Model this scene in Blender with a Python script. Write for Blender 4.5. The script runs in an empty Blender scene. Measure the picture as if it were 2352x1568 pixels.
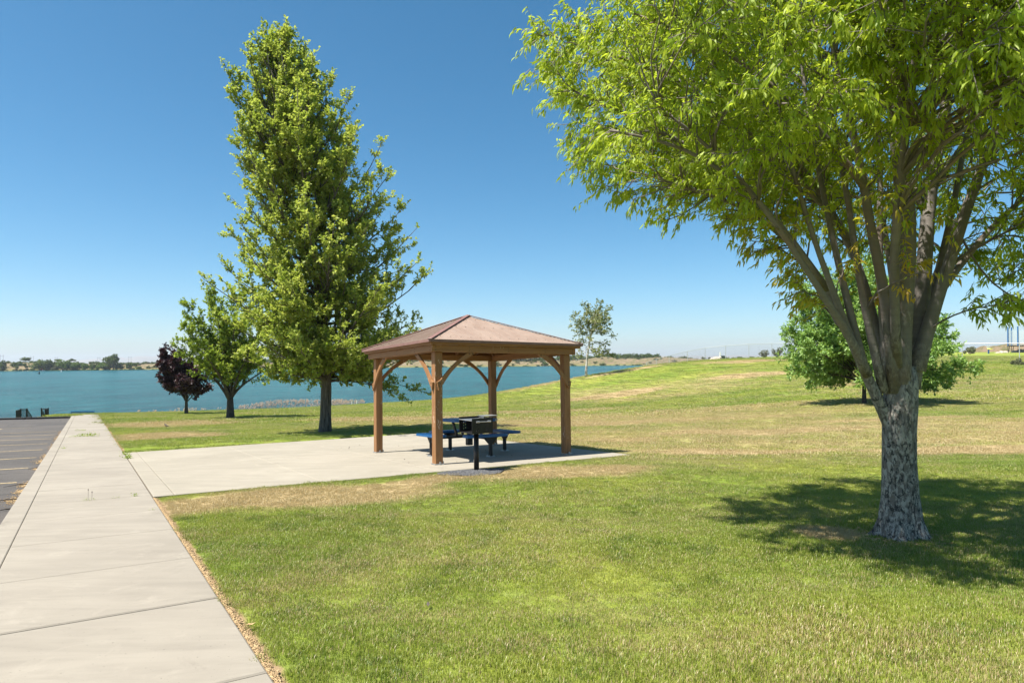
import bpy, bmesh, math, random
import numpy as np
from mathutils import Vector, Matrix, noise as mnoise
R = math.radians
scn = bpy.context.scene
COL = scn.collection

# ------------------------------------------------------------------ camera, sky, sun, exposure
cd = bpy.data.cameras.new('camera'); cam = bpy.data.objects.new('camera', cd); COL.objects.link(cam)
cd.sensor_width = 36.0; cd.lens = 36.0 * 1506 / 2352; cd.shift_y = 45 / 2352
cd.clip_start = 0.05; cd.clip_end = 60000
cam.matrix_world = Matrix.Translation((0, 0, 1.41)) @ Matrix.Rotation(R(90), 4, 'X') @ Matrix.Rotation(-.009, 4, 'Z')
scn.camera = cam
SUN = Vector((-.40, -.17, .87)).normalized()          # towards the sun: left, a little behind the camera
sun_el = math.asin(SUN.z); sun_rot = math.atan2(SUN.x, SUN.y)
w = bpy.data.worlds.new('World'); scn.world = w; w.use_nodes = True
wn = w.node_tree; bg = wn.nodes['Background']
sky = wn.nodes.new('ShaderNodeTexSky'); sky.sky_type = 'NISHITA'; sky.sun_disc = False
sky.sun_elevation = sun_el; sky.sun_rotation = sun_rot
sky.altitude = 300; sky.air_density = 0.75; sky.dust_density = 0.9; sky.ozone_density = 2.0
hs = wn.nodes.new('ShaderNodeHueSaturation'); hs.inputs['Saturation'].default_value = 1.30; hs.inputs['Hue'].default_value = .484
wn.links.new(sky.outputs[0], hs.inputs['Color']); wn.links.new(hs.outputs[0], bg.inputs[0]); bg.inputs[1].default_value = 0.071
ld = bpy.data.lights.new('sun', 'SUN'); ld.energy = 4.6; ld.angle = R(.53); ld.color = (1, .955, .88)
lo = bpy.data.objects.new('sun', ld); COL.objects.link(lo)
lo.rotation_euler = SUN.to_track_quat('Z', 'Y').to_euler(); lo.location = SUN * 60
vs = scn.view_settings; vs.view_transform = 'Standard'; vs.look = 'None'; vs.gamma = 1; vs.use_curve_mapping = False
vs.exposure = 1.25
scn.cycles.use_denoising = True
scn.cycles.max_bounces = 10; scn.cycles.diffuse_bounces = 6; scn.cycles.transmission_bounces = 5; scn.cycles.volume_bounces = 0
scn.cycles.sample_clamp_indirect = 6

# ------------------------------------------------------------------ helpers
def tag(o, label=None, cat=None, group=None, kind=None):
    if label: o['label'] = label
    if cat: o['category'] = cat
    if group: o['group'] = group
    if kind: o['kind'] = kind
    return o

def raw(name, V, F, mat=None, parent=None, smooth=False, attrs=None, link=True):
    """V (n,3) array, F list of (k,m) index arrays -> ONE mesh object"""
    V = np.asarray(V, dtype=np.float32)
    if not isinstance(F, (list, tuple)): F = [F]
    F = [np.asarray(f, dtype=np.int32) for f in F if len(f)]
    me = bpy.data.meshes.new(name)
    nl = sum(f.size for f in F); nf = sum(len(f) for f in F)
    me.vertices.add(len(V)); me.vertices.foreach_set('co', V.ravel())
    me.loops.add(nl); me.polygons.add(nf)
    me.loops.foreach_set('vertex_index', np.concatenate([f.ravel() for f in F]))
    cnt = np.concatenate([np.full(len(f), f.shape[1], dtype=np.int32) for f in F])
    st = np.concatenate([[0], np.cumsum(cnt)[:-1]]).astype(np.int32)
    me.polygons.foreach_set('loop_start', st)
    if smooth: me.polygons.foreach_set('use_smooth', np.ones(nf, dtype=bool))
    me.update(calc_edges=True)
    if attrs:
        for k, a in attrs.items():
            at = me.attributes.new(k, 'FLOAT', 'POINT'); at.data.foreach_set('value', np.asarray(a, dtype=np.float32))
    o = bpy.data.objects.new(name, me)
    if link: COL.objects.link(o)
    if mat: me.materials.append(mat)
    if parent is not None: o.parent = parent
    return o

def empty(name, mat_or_loc=(0, 0, 0), rz=0):
    o = bpy.data.objects.new(name, None); COL.objects.link(o); o.empty_display_size = .2
    if isinstance(mat_or_loc, Matrix): o.matrix_world = mat_or_loc
    else: o.location = mat_or_loc; o.rotation_euler = (0, 0, rz)
    return o

def nrm(v):
    v = np.asarray(v, dtype=float); return v / (np.linalg.norm(v, axis=-1, keepdims=True) + 1e-9)

class MB:
    """collects boxes, tubes and prisms into one mesh"""
    def __init__(s): s.V = []; s.F = {}; s.n = 0
    def add(s, V, faces):
        V = np.asarray(V, dtype=float)
        for f in faces: s.F.setdefault(len(f), []).append([i + s.n for i in f])
        s.V.append(V); s.n += len(V)
    def box(s, c, d, rz=0, M=None, bev=0):
        hx, hy, hz = [x / 2 for x in d]
        if bev > 0:
            b = min(bev, hx * .49, hy * .49, hz * .49); P = []
            for (x, y, z) in [(1, 0, 0), (0, 1, 0), (0, 0, 1)]: pass
            vs_ = []
            for sx in (-1, 1):
                for sy in (-1, 1):
                    for sz in (-1, 1):
                        vs_ += [(sx*hx, sy*(hy-b), sz*(hz-b)), (sx*(hx-b), sy*hy, sz*(hz-b)), (sx*(hx-b), sy*(hy-b), sz*hz)]
            bm = bmesh.new(); [bm.verts.new(v) for v in vs_]
            r = bmesh.ops.convex_hull(bm, input=bm.verts); bm.verts.ensure_lookup_table(); bm.verts.index_update()
            bmesh.ops.dissolve_limit(bm, angle_limit=.01, verts=bm.verts, edges=bm.edges)
            bm.verts.index_update()
            V = [v.co.copy() for v in bm.verts]; faces = [[v.index for v in f.verts] for f in bm.faces]; bm.free()
            V = np.array([tuple(v) for v in V])
        else:
            V = np.array([(x, y, z) for x in (-hx, hx) for y in (-hy, hy) for z in (-hz, hz)])
            faces = [(0,1,3,2), (4,6,7,5), (0,4,5,1), (2,3,7,6), (0,2,6,4), (1,5,7,3)]
        if M is not None: V = V @ np.array(M.to_3x3()).T
        if rz: ca, sa = math.cos(rz), math.sin(rz); V = np.c_[V[:,0]*ca - V[:,1]*sa, V[:,0]*sa + V[:,1]*ca, V[:,2]]
        s.add(V + np.array(c), faces); return s
    def beam(s, p0, p1, w, h, bev=0, up=(0, 0, 1)):
        p0, p1 = Vector(p0), Vector(p1); d = (p1 - p0); L = d.length; d.normalize()
        u = Vector(up); x = d.cross(u)
        if x.length < 1e-4: x = d.cross(Vector((0, 1, 0)))
        x.normalize(); z = x.cross(d)
        s.box((p0 + p1) / 2, (w, L, h), M=Matrix((x, d, z)).transposed(), bev=bev); return s
    def tube(s, pts, rad, n=8, cap=True, flute=0, seed=0, ell=None):
        pts = np.asarray(pts, dtype=float); rad = np.broadcast_to(np.asarray(rad, dtype=float), (len(pts),))
        T = nrm(np.gradient(pts, axis=0)); ref = np.array([0, 0, 1.]) if abs(T[0][2]) < .9 else np.array([0, 1., 0])
        X = nrm(np.cross(T[0], ref)); Vs = []
        a = np.arange(n) / n * 2 * math.pi
        for i in range(len(pts)):
            X = nrm(X - T[i] * np.dot(X, T[i])); Y = np.cross(T[i], X)
            rr = rad[i] * (1 + flute * np.sin(a * 3 + seed) * .6 + flute * np.sin(a * 5 + seed * 2 + i * .15) * .4) if flute else np.full(n, rad[i])
            e = ell if ell else (1, 1)
            Vs.append(pts[i] + np.outer(rr * np.cos(a) * e[0], X) + np.outer(rr * np.sin(a) * e[1], Y))
        V = np.concatenate(Vs); F = []
        for i in range(len(pts) - 1):
            for j in range(n):
                k = (j + 1) % n; F.append((i*n+j, i*n+k, (i+1)*n+k, (i+1)*n+j))
        if cap: F.append(tuple(range(n))[::-1]); F.append(tuple((len(pts)-1)*n + j for j in range(n)))
        s.add(V, F); return s
    def prism(s, poly, o, ax, ay, an, t):
        """2-D polygon in plane (ax, ay) at origin o, thickness t along an (centred)"""
        o, ax, ay, an = [np.array(q, dtype=float) for q in (o, ax, ay, an)]; n = len(poly)
        P = np.array([o + ax * p[0] + ay * p[1] for p in poly])
        V = np.concatenate([P - an * t / 2, P + an * t / 2])
        F = [tuple(range(n))[::-1], tuple(range(n, 2*n))] + [(i, (i+1) % n, n + (i+1) % n, n + i) for i in range(n)]
        s.add(V, F); return s
    def build(s, name, mat, parent=None, smooth=False):
        V = np.concatenate(s.V); me = bpy.data.meshes.new(name)
        faces = [f for k in sorted(s.F) for f in s.F[k]]
        me.from_pydata(V.tolist(), [], faces); me.update()
        bm = bmesh.new(); bm.from_mesh(me); bmesh.ops.recalc_face_normals(bm, faces=bm.faces); bm.to_mesh(me); bm.free()
        if smooth: me.polygons.foreach_set('use_smooth', np.ones(len(me.polygons), dtype=bool))
        me.materials.append(mat); o = bpy.data.objects.new(name, me); COL.objects.link(o)
        if parent is not None: o.parent = parent
        return o

# ------------------------------------------------------------------ materials
def lin(r, g, b):
    f = lambda c: (c/255/12.92) if c/255 <= .04045 else ((c/255+.055)/1.055)**2.4
    return (f(r), f(g), f(b), 1)

class NT:
    def __init__(s, name):
        s.m = bpy.data.materials.new(name); s.m.use_nodes = True; s.t = s.m.node_tree
        s.b = s.t.nodes['Principled BSDF']; s.out = s.t.nodes['Material Output']
    def n(s, typ, **kw):
        x = s.t.nodes.new('ShaderNode' + typ)
        for k, v in kw.items(): setattr(x, k, v)
        return x
    def l(s, a, b): s.t.links.new(a, b)
    def pos(s): return s.n('NewGeometry').outputs['Position']
    def obj(s): return s.n('TexCoord').outputs['Object']
    def mapv(s, v, sc=(1, 1, 1), rot=(0, 0, 0), loc=(0, 0, 0)):
        m = s.n('Mapping'); m.inputs['Scale'].default_value = sc; m.inputs['Rotation'].default_value = rot; m.inputs['Location'].default_value = loc
        s.l(v, m.inputs['Vector']); return m.outputs[0]
    def noise(s, v, scale, detail=3, rough=.5, dist=0):
        x = s.n('TexNoise'); x.inputs['Scale'].default_value = scale; x.inputs['Detail'].default_value = detail
        x.inputs['Roughness'].default_value = rough; x.inputs['Distortion'].default_value = dist
        s.l(v, x.inputs['Vector']); return x.outputs['Fac']
    def ramp(s, f, stops, interp='LINEAR'):
        x = s.n('ValToRGB'); e = x.color_ramp.elements; x.color_ramp.interpolation = interp
        while len(e) < len(stops): e.new(.5)
        for i, (p, c) in enumerate(stops):
            e[i].position = p; e[i].color = c if not isinstance(c, (int, float)) else (c, c, c, 1)
        s.l(f, x.inputs[0]); return x.outputs[0]
    def mix(s, f, a, b, typ='MIX'):
        x = s.n('Mix', data_type='RGBA', blend_type=typ)
        for inp, v in ((0, f), (6, a), (7, b)):
            if isinstance(v, (int, float)): x.inputs[inp].default_value = v
            elif isinstance(v, tuple): x.inputs[inp].default_value = v
            else: s.l(v, x.inputs[inp])
        return x.outputs[2]
    def math(s, op, a, b=0, c=0, clamp=False):
        x = s.n('Math', operation=op, use_clamp=clamp)
        for i, v in enumerate((a, b, c)):
            if isinstance(v, (int, float)): x.inputs[i].default_value = v
            else: s.l(v, x.inputs[i])
        return x.outputs[0]
    def attr(s, nme): a = s.n('Attribute'); a.attribute_name = nme; return a.outputs['Fac']
    def bump(s, h, st=.3, dist=.02):
        x = s.n('Bump'); x.inputs['Strength'].default_value = st; x.inputs['Distance'].default_value = dist
        s.l(h, x.inputs['Height']); s.l(x.outputs[0], s.b.inputs['Normal']); return x
    def col(s, c): 
        if isinstance(c, tuple): s.b.inputs['Base Color'].default_value = c
        else: s.l(c, s.b.inputs['Base Color'])
    def set(s, rough=.6, metal=0, spec=.5):
        s.b.inputs['Roughness'].default_value = rough; s.b.inputs['Metallic'].default_value = metal
        s.b.inputs['Specular IOR Level'].default_value = spec; return s

def simple(name, c1, c2, scale=4, rough=.6, metal=0, bump=.1, bd=.005, spec=.4, stretch=(1, 1, 1)):
    t = NT(name); v = t.mapv(t.obj(), stretch); f = t.noise(v, scale, 5, .6)
    t.col(t.mix(t.ramp(f, [(.3, 0), (.7, 1)]), c1, c2)); t.set(rough, metal, spec)
    if bump: t.bump(t.noise(v, scale * 6, 4), bump, bd)
    return t.m

# dryness of the lawn as a function of world position: noise plus the burnt patches
DRY = [ # cx, cy, rx, ry, angle, strength
 (-11.6, 22.0, 2.0, 2.0, 0, 1.0), (-16, 31, 3.5, 3.5, .4, .75), (-3.0, 8.9, 2.3, .95, .5, .95), (-1.5, 10.1, 1.9, .5, .5, .9),
 (.8, 11.0, 1.9, 1.0, .35, .8), (5.2, 14.2, 3.2, .8, -.05, .85), (9.8, 13.5, 3.0, .8, 0, 1.0), (7.2, 19.6, 4.5, 1.3, -.1, .8),
 (2.2, 25.8, 4.2, 2.2, 0, .85), (-6, 34, 5, 3, .2, .7), (9.3, 58.5, 5.5, 2.3, .35, 1.25), (22.5, 62.5, 5.5, 2.2, 0, .9),
 (4.0, 76, 6.5, 2.2, .45, .9), (13.0, 75.5, 6, 1.3, .42, .9), (27, 76, 5.5, 1.8, 0, .9), (2.8, 17.6, 1.6, 1.3, 0, .7), (.5, 40, 8, 3.0, .1, .6), (15, 33, 6, 1.6, .1, .55),
 (8, 18.5, 12, 6, 0, .55), (7, 29, 16, 6, .1, .52), (13, 58, 12, 9, .2, .36), (30, 40, 12, 10, 0, .3), (3.0, 6.25, .28, .28, 0, 1.3), (-1.4, 5.2, 1.0, .5, .5, .22), (12.5, 22, 4, 1.0, 0, .75), (26, 45, 7, 1.4, .2, .7), (34, 61, 8, 1.2, -.2, .9)]
DG = bpy.data.node_groups.new('dryness', 'ShaderNodeTree')
DG.interface.new_socket('Dry', in_out='OUTPUT', socket_type='NodeSocketFloat')
def _dry():
    t = NT.__new__(NT); t.t = DG
    out = DG.nodes.new('NodeGroupOutput'); p = t.n('NewGeometry').outputs['Position']
    z = t.n('VectorMath', operation='MULTIPLY'); z.inputs[1].default_value = (1, 1, 0); t.l(p, z.inputs[0]); p = z.outputs[0]
    wob = t.n('TexNoise'); wob.inputs['Scale'].default_value = .35; wob.inputs['Detail'].default_value = 4; t.l(p, wob.inputs['Vector'])
    sub = t.n('VectorMath', operation='SUBTRACT'); sub.inputs[1].default_value = (.5, .5, .5); t.l(wob.outputs['Color'], sub.inputs[0])
    scl = t.n('VectorMath', operation='SCALE'); scl.inputs['Scale'].default_value = 2.2; t.l(sub.outputs[0], scl.inputs[0])
    ad = t.n('VectorMath', operation='ADD'); t.l(p, ad.inputs[0]); t.l(scl.outputs[0], ad.inputs[1]); q = ad.outputs[0]
    cur = None
    for (cx, cy, rx, ry, an, st) in DRY:
        m = t.n('Mapping'); m.vector_type = 'TEXTURE'; m.inputs['Location'].default_value = (cx, cy, 0)
        m.inputs['Rotation'].default_value = (0, 0, an); m.inputs['Scale'].default_value = (rx, ry, 1)
        t.l(q if min(rx, ry) > .4 else p, m.inputs['Vector'])
        ln = t.n('VectorMath', operation='LENGTH'); t.l(m.outputs[0], ln.inputs[0])
        mr = t.n('MapRange'); mr.interpolation_type = 'SMOOTHSTEP'
        for i, v in ((1, .45), (2, 1.35), (3, st), (4, 0)): mr.inputs[i].default_value = v
        t.l(ln.outputs['Value'], mr.inputs[0])
        cur = mr.outputs[0] if cur is None else t.math('MAXIMUM', cur, mr.outputs[0])
    big = t.noise(t.mapv(q, (.10, .22, 1)), 1.0, 4, .6); fine = t.noise(p, 1.3, 5, .65); streak = t.noise(t.mapv(p, (.5, 2.2, 1), (0, 0, .25)), 1.0, 3, .6)
    a = t.math('MULTIPLY_ADD', big, 1.7, -.72); a = t.math('ADD', a, t.math('MULTIPLY_ADD', fine, .9, -.45))
    a = t.math('ADD', a, t.math('MULTIPLY_ADD', streak, .7, -.35))
    tot = t.math('ADD', cur, t.math('MULTIPLY', a, .75), clamp=True)
    t.l(tot, out.inputs[0])
_dry()
def dryness(t):
    g = t.n('Group'); g.node_tree = DG; return g.outputs[0]

GREEN_A, GREEN_B = (.165, .24, .02, 1), (.325, .35, .05, 1)
STRAW = (.48, .355, .19, 1)
def mat_lawn():
    t = NT('lawn_ground'); p = t.pos(); d = dryness(t)
    hue = t.noise(p, .28, 3, .5); fine = t.noise(p, 9, 4, .7); vfine = t.noise(p, 60, 3, .7)
    g = t.mix(t.ramp(hue, [(.35, 0), (.65, 1)]), GREEN_A, GREEN_B)
    g = t.mix(t.ramp(fine, [(.35, 0), (.7, .55)]), g, (.28, .32, .10, 1))
    c = t.mix(t.ramp(d, [(.2, 0), (.9, 1)]), g, STRAW)
    c = t.mix(t.ramp(vfine, [(.3, .5), (.62, 0)]), c, (.03, .05, .01, 1), 'MIX')
    dt = t.n('VectorMath', operation='DOT_PRODUCT'); dt.inputs[1].default_value = (.838, .5457, 0); t.l(p, dt.inputs[0])
    e = t.math('ABSOLUTE', t.math('SUBTRACT', dt.outputs['Value'], t.math('MULTIPLY_ADD', fine, .05, .765)))
    c = t.mix(t.ramp(e, [(.025, 1), (.055, 0)]), c, (.33, .23, .13, 1))
    t.col(c); t.set(.95, 0, .1); t.bump(t.math('ADD', vfine, fine), .9, .03)
    return t.m
M_LAWN = mat_lawn()
def mat_blade():
    t = NT('grass_blade'); p = t.pos(); d = dryness(t); ti = t.attr('tint')
    hue = t.noise(p, .28, 3, .5)
    g = t.mix(t.ramp(hue, [(.35, 0), (.65, 1)]), GREEN_A, GREEN_B)
    g = t.mix(t.math('MULTIPLY', ti, .5), g, (.36, .40, .075, 1))
    g = t.mix(t.ramp(t.noise(p, 2.6, 4, .65), [(.50, 0), (.64, .55)]), g, (.07, .14, .012, 1))
    s = t.mix(ti, (.44, .32, .155, 1), (.56, .44, .25, 1))
    thr = t.math('ADD', t.math('MULTIPLY', d, 1.15), .09)
    isdry = t.math('GREATER_THAN', thr, t.attr('rnd'))
    c = t.mix(t.math('MULTIPLY', isdry, .85), g, s)
    df = t.n('BsdfDiffuse'); tr = t.n('BsdfTranslucent'); mx = t.n('MixShader'); gl = t.n('BsdfGlossy'); m2 = t.n('MixShader')
    gl.inputs['Roughness'].default_value = .45; m2.inputs[0].default_value = .04
    t.l(c, df.inputs[0]); t.l(c, tr.inputs[0]); mx.inputs[0].default_value = .38
    t.l(df.outputs[0], mx.inputs[1]); t.l(tr.outputs[0], mx.inputs[2]); t.l(mx.outputs[0], m2.inputs[1]); t.l(gl.outputs[0], m2.inputs[2])
    t.l(m2.outputs[0], t.out.inputs[0]); return t.m
M_BLADE = mat_blade()
def mat_leaf(name, dark, light, odd=None, odd_amt=0, trans=.45, gloss=.06, tcol=None):
    t = NT(name); ti = t.attr('tint'); c = t.mix(ti, dark, light)
    if odd: c = t.mix(t.math('MULTIPLY', t.attr('odd'), odd_amt), c, odd)
    tc = t.mix(.35, c, tcol or (.45, .55, .03, 1))
    df = t.n('BsdfDiffuse'); tr = t.n('BsdfTranslucent'); mx = t.n('MixShader'); gl = t.n('BsdfGlossy'); m2 = t.n('MixShader')
    gl.inputs['Roughness'].default_value = .5; m2.inputs[0].default_value = gloss; mx.inputs[0].default_value = trans
    t.l(c, df.inputs[0]); t.l(tc, tr.inputs[0])
    t.l(df.outputs[0], mx.inputs[1]); t.l(tr.outputs[0], mx.inputs[2]); t.l(mx.outputs[0], m2.inputs[1]); t.l(gl.outputs[0], m2.inputs[2])
    t.l(m2.outputs[0], t.out.inputs[0]); return t.m
def mat_concrete(name, c1, c2, rot=0, seedloc=0):
    t = NT(name); p = t.mapv(t.pos(), (1, 1, 0), (0, 0, 0), (seedloc, 0, 0))
    a = t.noise(p, .55, 5, .6, .4); b = t.noise(t.mapv(p, (1.0, 6, 1), (0, 0, -R(33.1))), 1.0, 5, .65, .5)
    br = t.noise(t.mapv(p, (3, 150, 1), (0, 0, -R(33.1))), 1.0, 3, .7); sp = t.noise(p, 55, 2, .5); gr = t.noise(p, 240, 2, .6)
    c = t.mix(t.ramp(a, [(.3, 0), (.7, 1)]), c1, c2)
    c = t.mix(t.ramp(b, [(.42, 0), (.72, .45)]), c, tuple(x * .74 for x in c2[:3]) + (1,))
    c = t.mix(t.ramp(t.noise(p, 1.9, 6, .7, 1.2), [(.56, 0), (.72, .4)]), c, tuple(min(1, x * 1.22) for x in c1[:3]) + (1,))
    c = t.mix(t.ramp(sp, [(.24, .75), (.32, 0)]), c, (.11, .095, .075, 1))
    c = t.mix(t.ramp(t.noise(p, 1.1, 7, .75, .8), [(.60, 0), (.70, .35)]), c, (.13, .11, .085, 1))
    c = t.mix(t.ramp(gr, [(.3, .18), (.6, 0)]), c, (.14, .13, .11, 1))
    t.col(c); t.set(.9, 0, .25); t.bump(t.math('ADD', br, t.math('MULTIPLY', gr, .6)), .35, .004); return t.m
M_PATH = mat_concrete('concrete_path', (.30, .268, .217, 1), (.235, .208, .168, 1))
M_SLAB = mat_concrete('concrete_slab', (.325, .29, .23, 1), (.265, .237, .185, 1), seedloc=7)
M_JOINT = simple('joint_dirt', (.07, .06, .045, 1), (.13, .10, .07, 1), 20, .95)
def mat_asphalt():
    t = NT('asphalt'); p = t.mapv(t.pos(), (1, 1, 0)); a = t.noise(p, .35, 5, .6, .6); g = t.noise(p, 130, 3, .7); s = t.noise(p, 38, 2, .5)
    c = t.mix(t.ramp(a, [(.35, 0), (.68, 1)]), (.042, .036, .031, 1), (.088, .075, .063, 1))
    c = t.mix(t.ramp(g, [(.45, 0), (.68, .55)]), c, (.20, .19, .18, 1)); c = t.mix(t.ramp(s, [(.70, 0), (.76, .8)]), c, (.35, .33, .3, 1))
    cr = t.n('TexVoronoi', feature='DISTANCE_TO_EDGE'); cr.inputs['Scale'].default_value = .33
    wv = t.n('TexNoise'); wv.inputs['Scale'].default_value = 1.3; wv.inputs['Detail'].default_value = 5; t.l(p, wv.inputs['Vector'])
    mm = t.mix(.28, p, wv.outputs['Color'], 'ADD'); t.l(mm, cr.inputs['Vector'])
    c = t.mix(t.ramp(cr.outputs['Distance'], [(.0, .9), (.009, 0)]), c, (.018, .017, .016, 1))
    t.col(c); t.set(.85, 0, .3); t.bump(g, .6, .006); return t.m
M_ASPHALT = mat_asphalt()
def mat_stripe():
    t = NT('faded_line_paint'); p = t.mapv(t.pos(), (1, 1, 0)); t.col((.46, .36, .20, 1)); t.set(.8, 0, .2)
    f = t.ramp(t.math('ADD', t.noise(p, 22, 5, .75), t.math('MULTIPLY', t.noise(p, 1.1, 2), .5)), [(.74, 1), (.92, 0)]); t.l(f, t.b.inputs['Alpha']); return t.m
M_STRIPE = mat_stripe()
def mat_wood(name='stained_timber', k=1):
    t = NT(name); o = t.obj(); at = t.attr('grain')
    g = t.noise(t.mapv(o, (22, 22, 1.6)), 1.0, 5, .65, .6); g2 = t.noise(t.mapv(o, (1.6, 22, 22)), 1.0, 5, .65, .6); g3 = t.noise(t.mapv(o, (22, 1.6, 22)), 1.0, 5, .65, .6)
    # grain runs along the longest side of each timber, stored per timber
    f = t.mix(t.math('GREATER_THAN', at, .5), g, t.mix(t.math('GREATER_THAN', at, 1.5), g2, g3))
    big = t.noise(o, 2.2, 4, .6)
    c = t.mix(t.ramp(f, [(.3, 0), (.72, 1)]), (.20*k, .094*k, .034*k, 1), (.345*k, .172*k, .068*k, 1))
    c = t.mix(t.ramp(big, [(.4, 0), (.75, .5)]), c, (.27*k, .14*k, .07*k, 1))
    chips = t.noise(t.mapv(o, (34, 34, 11)), 1.0, 3, .6); low = t.noise(o, .9, 2)
    c = t.mix(t.ramp(t.math('MULTIPLY', chips, t.math('ADD', low, .42)), [(.665, 0), (.69, .8)]), c, (.55, .43, .33, 1))
    t.col(c); t.set(.62, 0, .3); t.bump(f, .35, .004); return t.m
M_WOOD = mat_wood()
def mat_bark(name, c1, c2, c3, vs=(9, 9, 1.6), bump=.8, patch=.5):
    t = NT(name); p = t.pos(); a = t.noise(t.mapv(p, vs), 1.0, 6, .65, .8); b = t.noise(p, 5, 4, .6)
    c = t.mix(t.ramp(a, [(.35, 0), (.62, 1)]), c1, c2); c = t.mix(t.ramp(b, [(.5, 0), (.66, patch)]), c, c3)
    t.col(c); t.set(.85, 0, .25); t.bump(a, bump, .02); return t.m
def mat_hero_bark():
    t = NT('mottled_grey_bark'); p = t.pos(); sep = t.n('SeparateXYZ'); t.l(p, sep.inputs[0])
    smooth = t.noise(t.mapv(p, (3, 3, 22)), 1.0, 4, .6, .3); b = t.noise(p, 2.2, 4, .6)
    c = t.mix(t.ramp(smooth, [(.3, 0), (.75, 1)]), (.15, .13, .115, 1), (.20, .178, .155, 1))
    c = t.mix(t.ramp(b, [(.48, 0), (.68, .55)]), c, (.22, .14, .10, 1))
    fl = t.noise(t.mapv(p, (27, 27, 13)), 1.0, 5, .7, .5); fl2 = t.noise(t.mapv(p, (38, 38, 17), loc=(5, 3, 1)), 1.0, 5, .7, .5)
    m = t.ramp(t.math('ADD', sep.outputs[2], t.math('MULTIPLY_ADD', b, 1.1, -.55)), [(.0, 0), (1, 1)])
    mk = t.n('MapRange'); mk.inputs[1].default_value = 1.75; mk.inputs[2].default_value = .65; t.l(t.math('ADD', sep.outputs[2], t.math('MULTIPLY_ADD', t.noise(t.mapv(p, (7, 7, 3.5)), 1.0, 5, .7), 3.0, -1.5)), mk.inputs[0])
    r = t.mix(t.ramp(fl, [(.46, 0), (.54, 1)]), (.16, .135, .115, 1), (.36, .325, .28, 1))
    r = t.mix(t.ramp(fl2, [(.525, 0), (.57, .92)]), r, (.028, .026, .024, 1))
    c = t.mix(mk.outputs[0], c, r)
    # dark vertical cracks on the smooth limbs
    ck = t.noise(t.mapv(p, (12, 12, .9), loc=(2, 0, 0)), 1.0, 5, .6, .25)
    c = t.mix(t.ramp(ck, [(.30, .8), (.35, 0)]), c, (.03, .022, .016, 1))
    t.col(c); t.set(.75, 0, .3); t.bump(t.math('ADD', t.math('MULTIPLY', fl, mk.outputs[0]), t.math('MULTIPLY', smooth, .3)), .8, .02); return t.m
M_BARK_HERO = mat_hero_bark()
M_BARK_MAPLE = mat_bark('ridged_maple_bark', (.025, .02, .016, 1), (.17, .145, .12, 1), (.10, .08, .065, 1), (26, 26, 2.2), 1.0, .4)
M_BARK_DARK = mat_bark('dark_bark', (.025, .02, .017, 1), (.085, .07, .058, 1), (.13, .11, .09, 1), (22, 22, 4))
M_BARK_BIRCH = mat_bark('white_birch_bark', (.30, .27, .24, 1), (.62, .58, .53, 1), (.06, .05, .045, 1), (4, 4, 10), .3, .6)
M_LEAF_HERO = mat_leaf('lime_green_leaf', (.18, .30, .018, 1), (.52, .60, .07, 1), (.62, .30, .04, 1), .8, .56, .02, (.68, .76, .03, 1))
M_LEAF_MAPLE = mat_leaf('maple_leaf', (.13, .225, .025, 1), (.58, .60, .14, 1), trans=.50, gloss=.02)
M_LEAF_GREEN = mat_leaf('broad_green_leaf', (.085, .175, .018, 1), (.40, .47, .08, 1), trans=.44, gloss=.02)
M_LEAF_PURPLE = mat_leaf('purple_leaf', (.010, .006, .009, 1), (.06, .020, .024, 1), trans=.18, gloss=.05, tcol=(.15, .02, .03, 1))
M_LEAF_ASH = mat_leaf('ash_leaf', (.09, .22, .035, 1), (.38, .56, .15, 1), trans=.46, gloss=.04)
M_LEAF_BIRCH = mat_leaf('birch_leaf', (.08, .12, .03, 1), (.27, .27, .09, 1), trans=.3, gloss=.07)
M_LEAF_FAR = mat_leaf('far_bush_leaf', (.022, .045, .010, 1), (.07, .11, .025, 1), trans=.25, gloss=.02)
M_LEAF_FARB = mat_leaf('far_bright_leaf', (.04, .085, .010, 1), (.12, .19, .03, 1), trans=.25, gloss=.02)
M_LEAF_SAGE = mat_leaf('sage_leaf', (.075, .085, .04, 1), (.20, .21, .11, 1), trans=.2, gloss=.02, tcol=(.3, .3, .15, 1))
M_BLACK = simple('black_steel', (.010, .010, .011, 1), (.022, .020, .020, 1), 8, .45, .2, .15)
M_BLUE = simple('blue_vinyl_coating', (.004, .07, .20, 1), (.006, .10, .27, 1), 8, .35, 0, .05)
M_GALV = simple('galvanised_steel', (.40, .41, .41, 1), (.52, .53, .52, 1), 12, .55, .3, .05)
M_GREY = simple('bare_grey_steel', (.35, .35, .34, 1), (.5, .5, .49, 1), 12, .4, .7, .05)
M_WHITE = simple('white_paint', (.72, .71, .68, 1), (.82, .81, .79, 1), 5, .5, 0, .05)
M_BLUEPAD = simple('blue_pad', (.02, .09, .25, 1), (.03, .14, .36, 1), 5, .6, 0, .05)
M_YEL = simple('yellow_plastic', (.75, .70, .05, 1), (.8, .78, .1, 1), 5, .5, 0, 0)
M_LITTER = simple('dry_litter', (.30, .19, .09, 1), (.50, .36, .19, 1), 30, .9)
M_GRAVEL = simple('dark_gravel', (.03, .03, .032, 1), (.13, .13, .135, 1), 18, .85)
M_ROCK = simple('field_rock', (.33, .26, .21, 1), (.55, .47, .40, 1), 3, .9, 0, .5, .05)
rng = np.random.default_rng(11)
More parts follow.
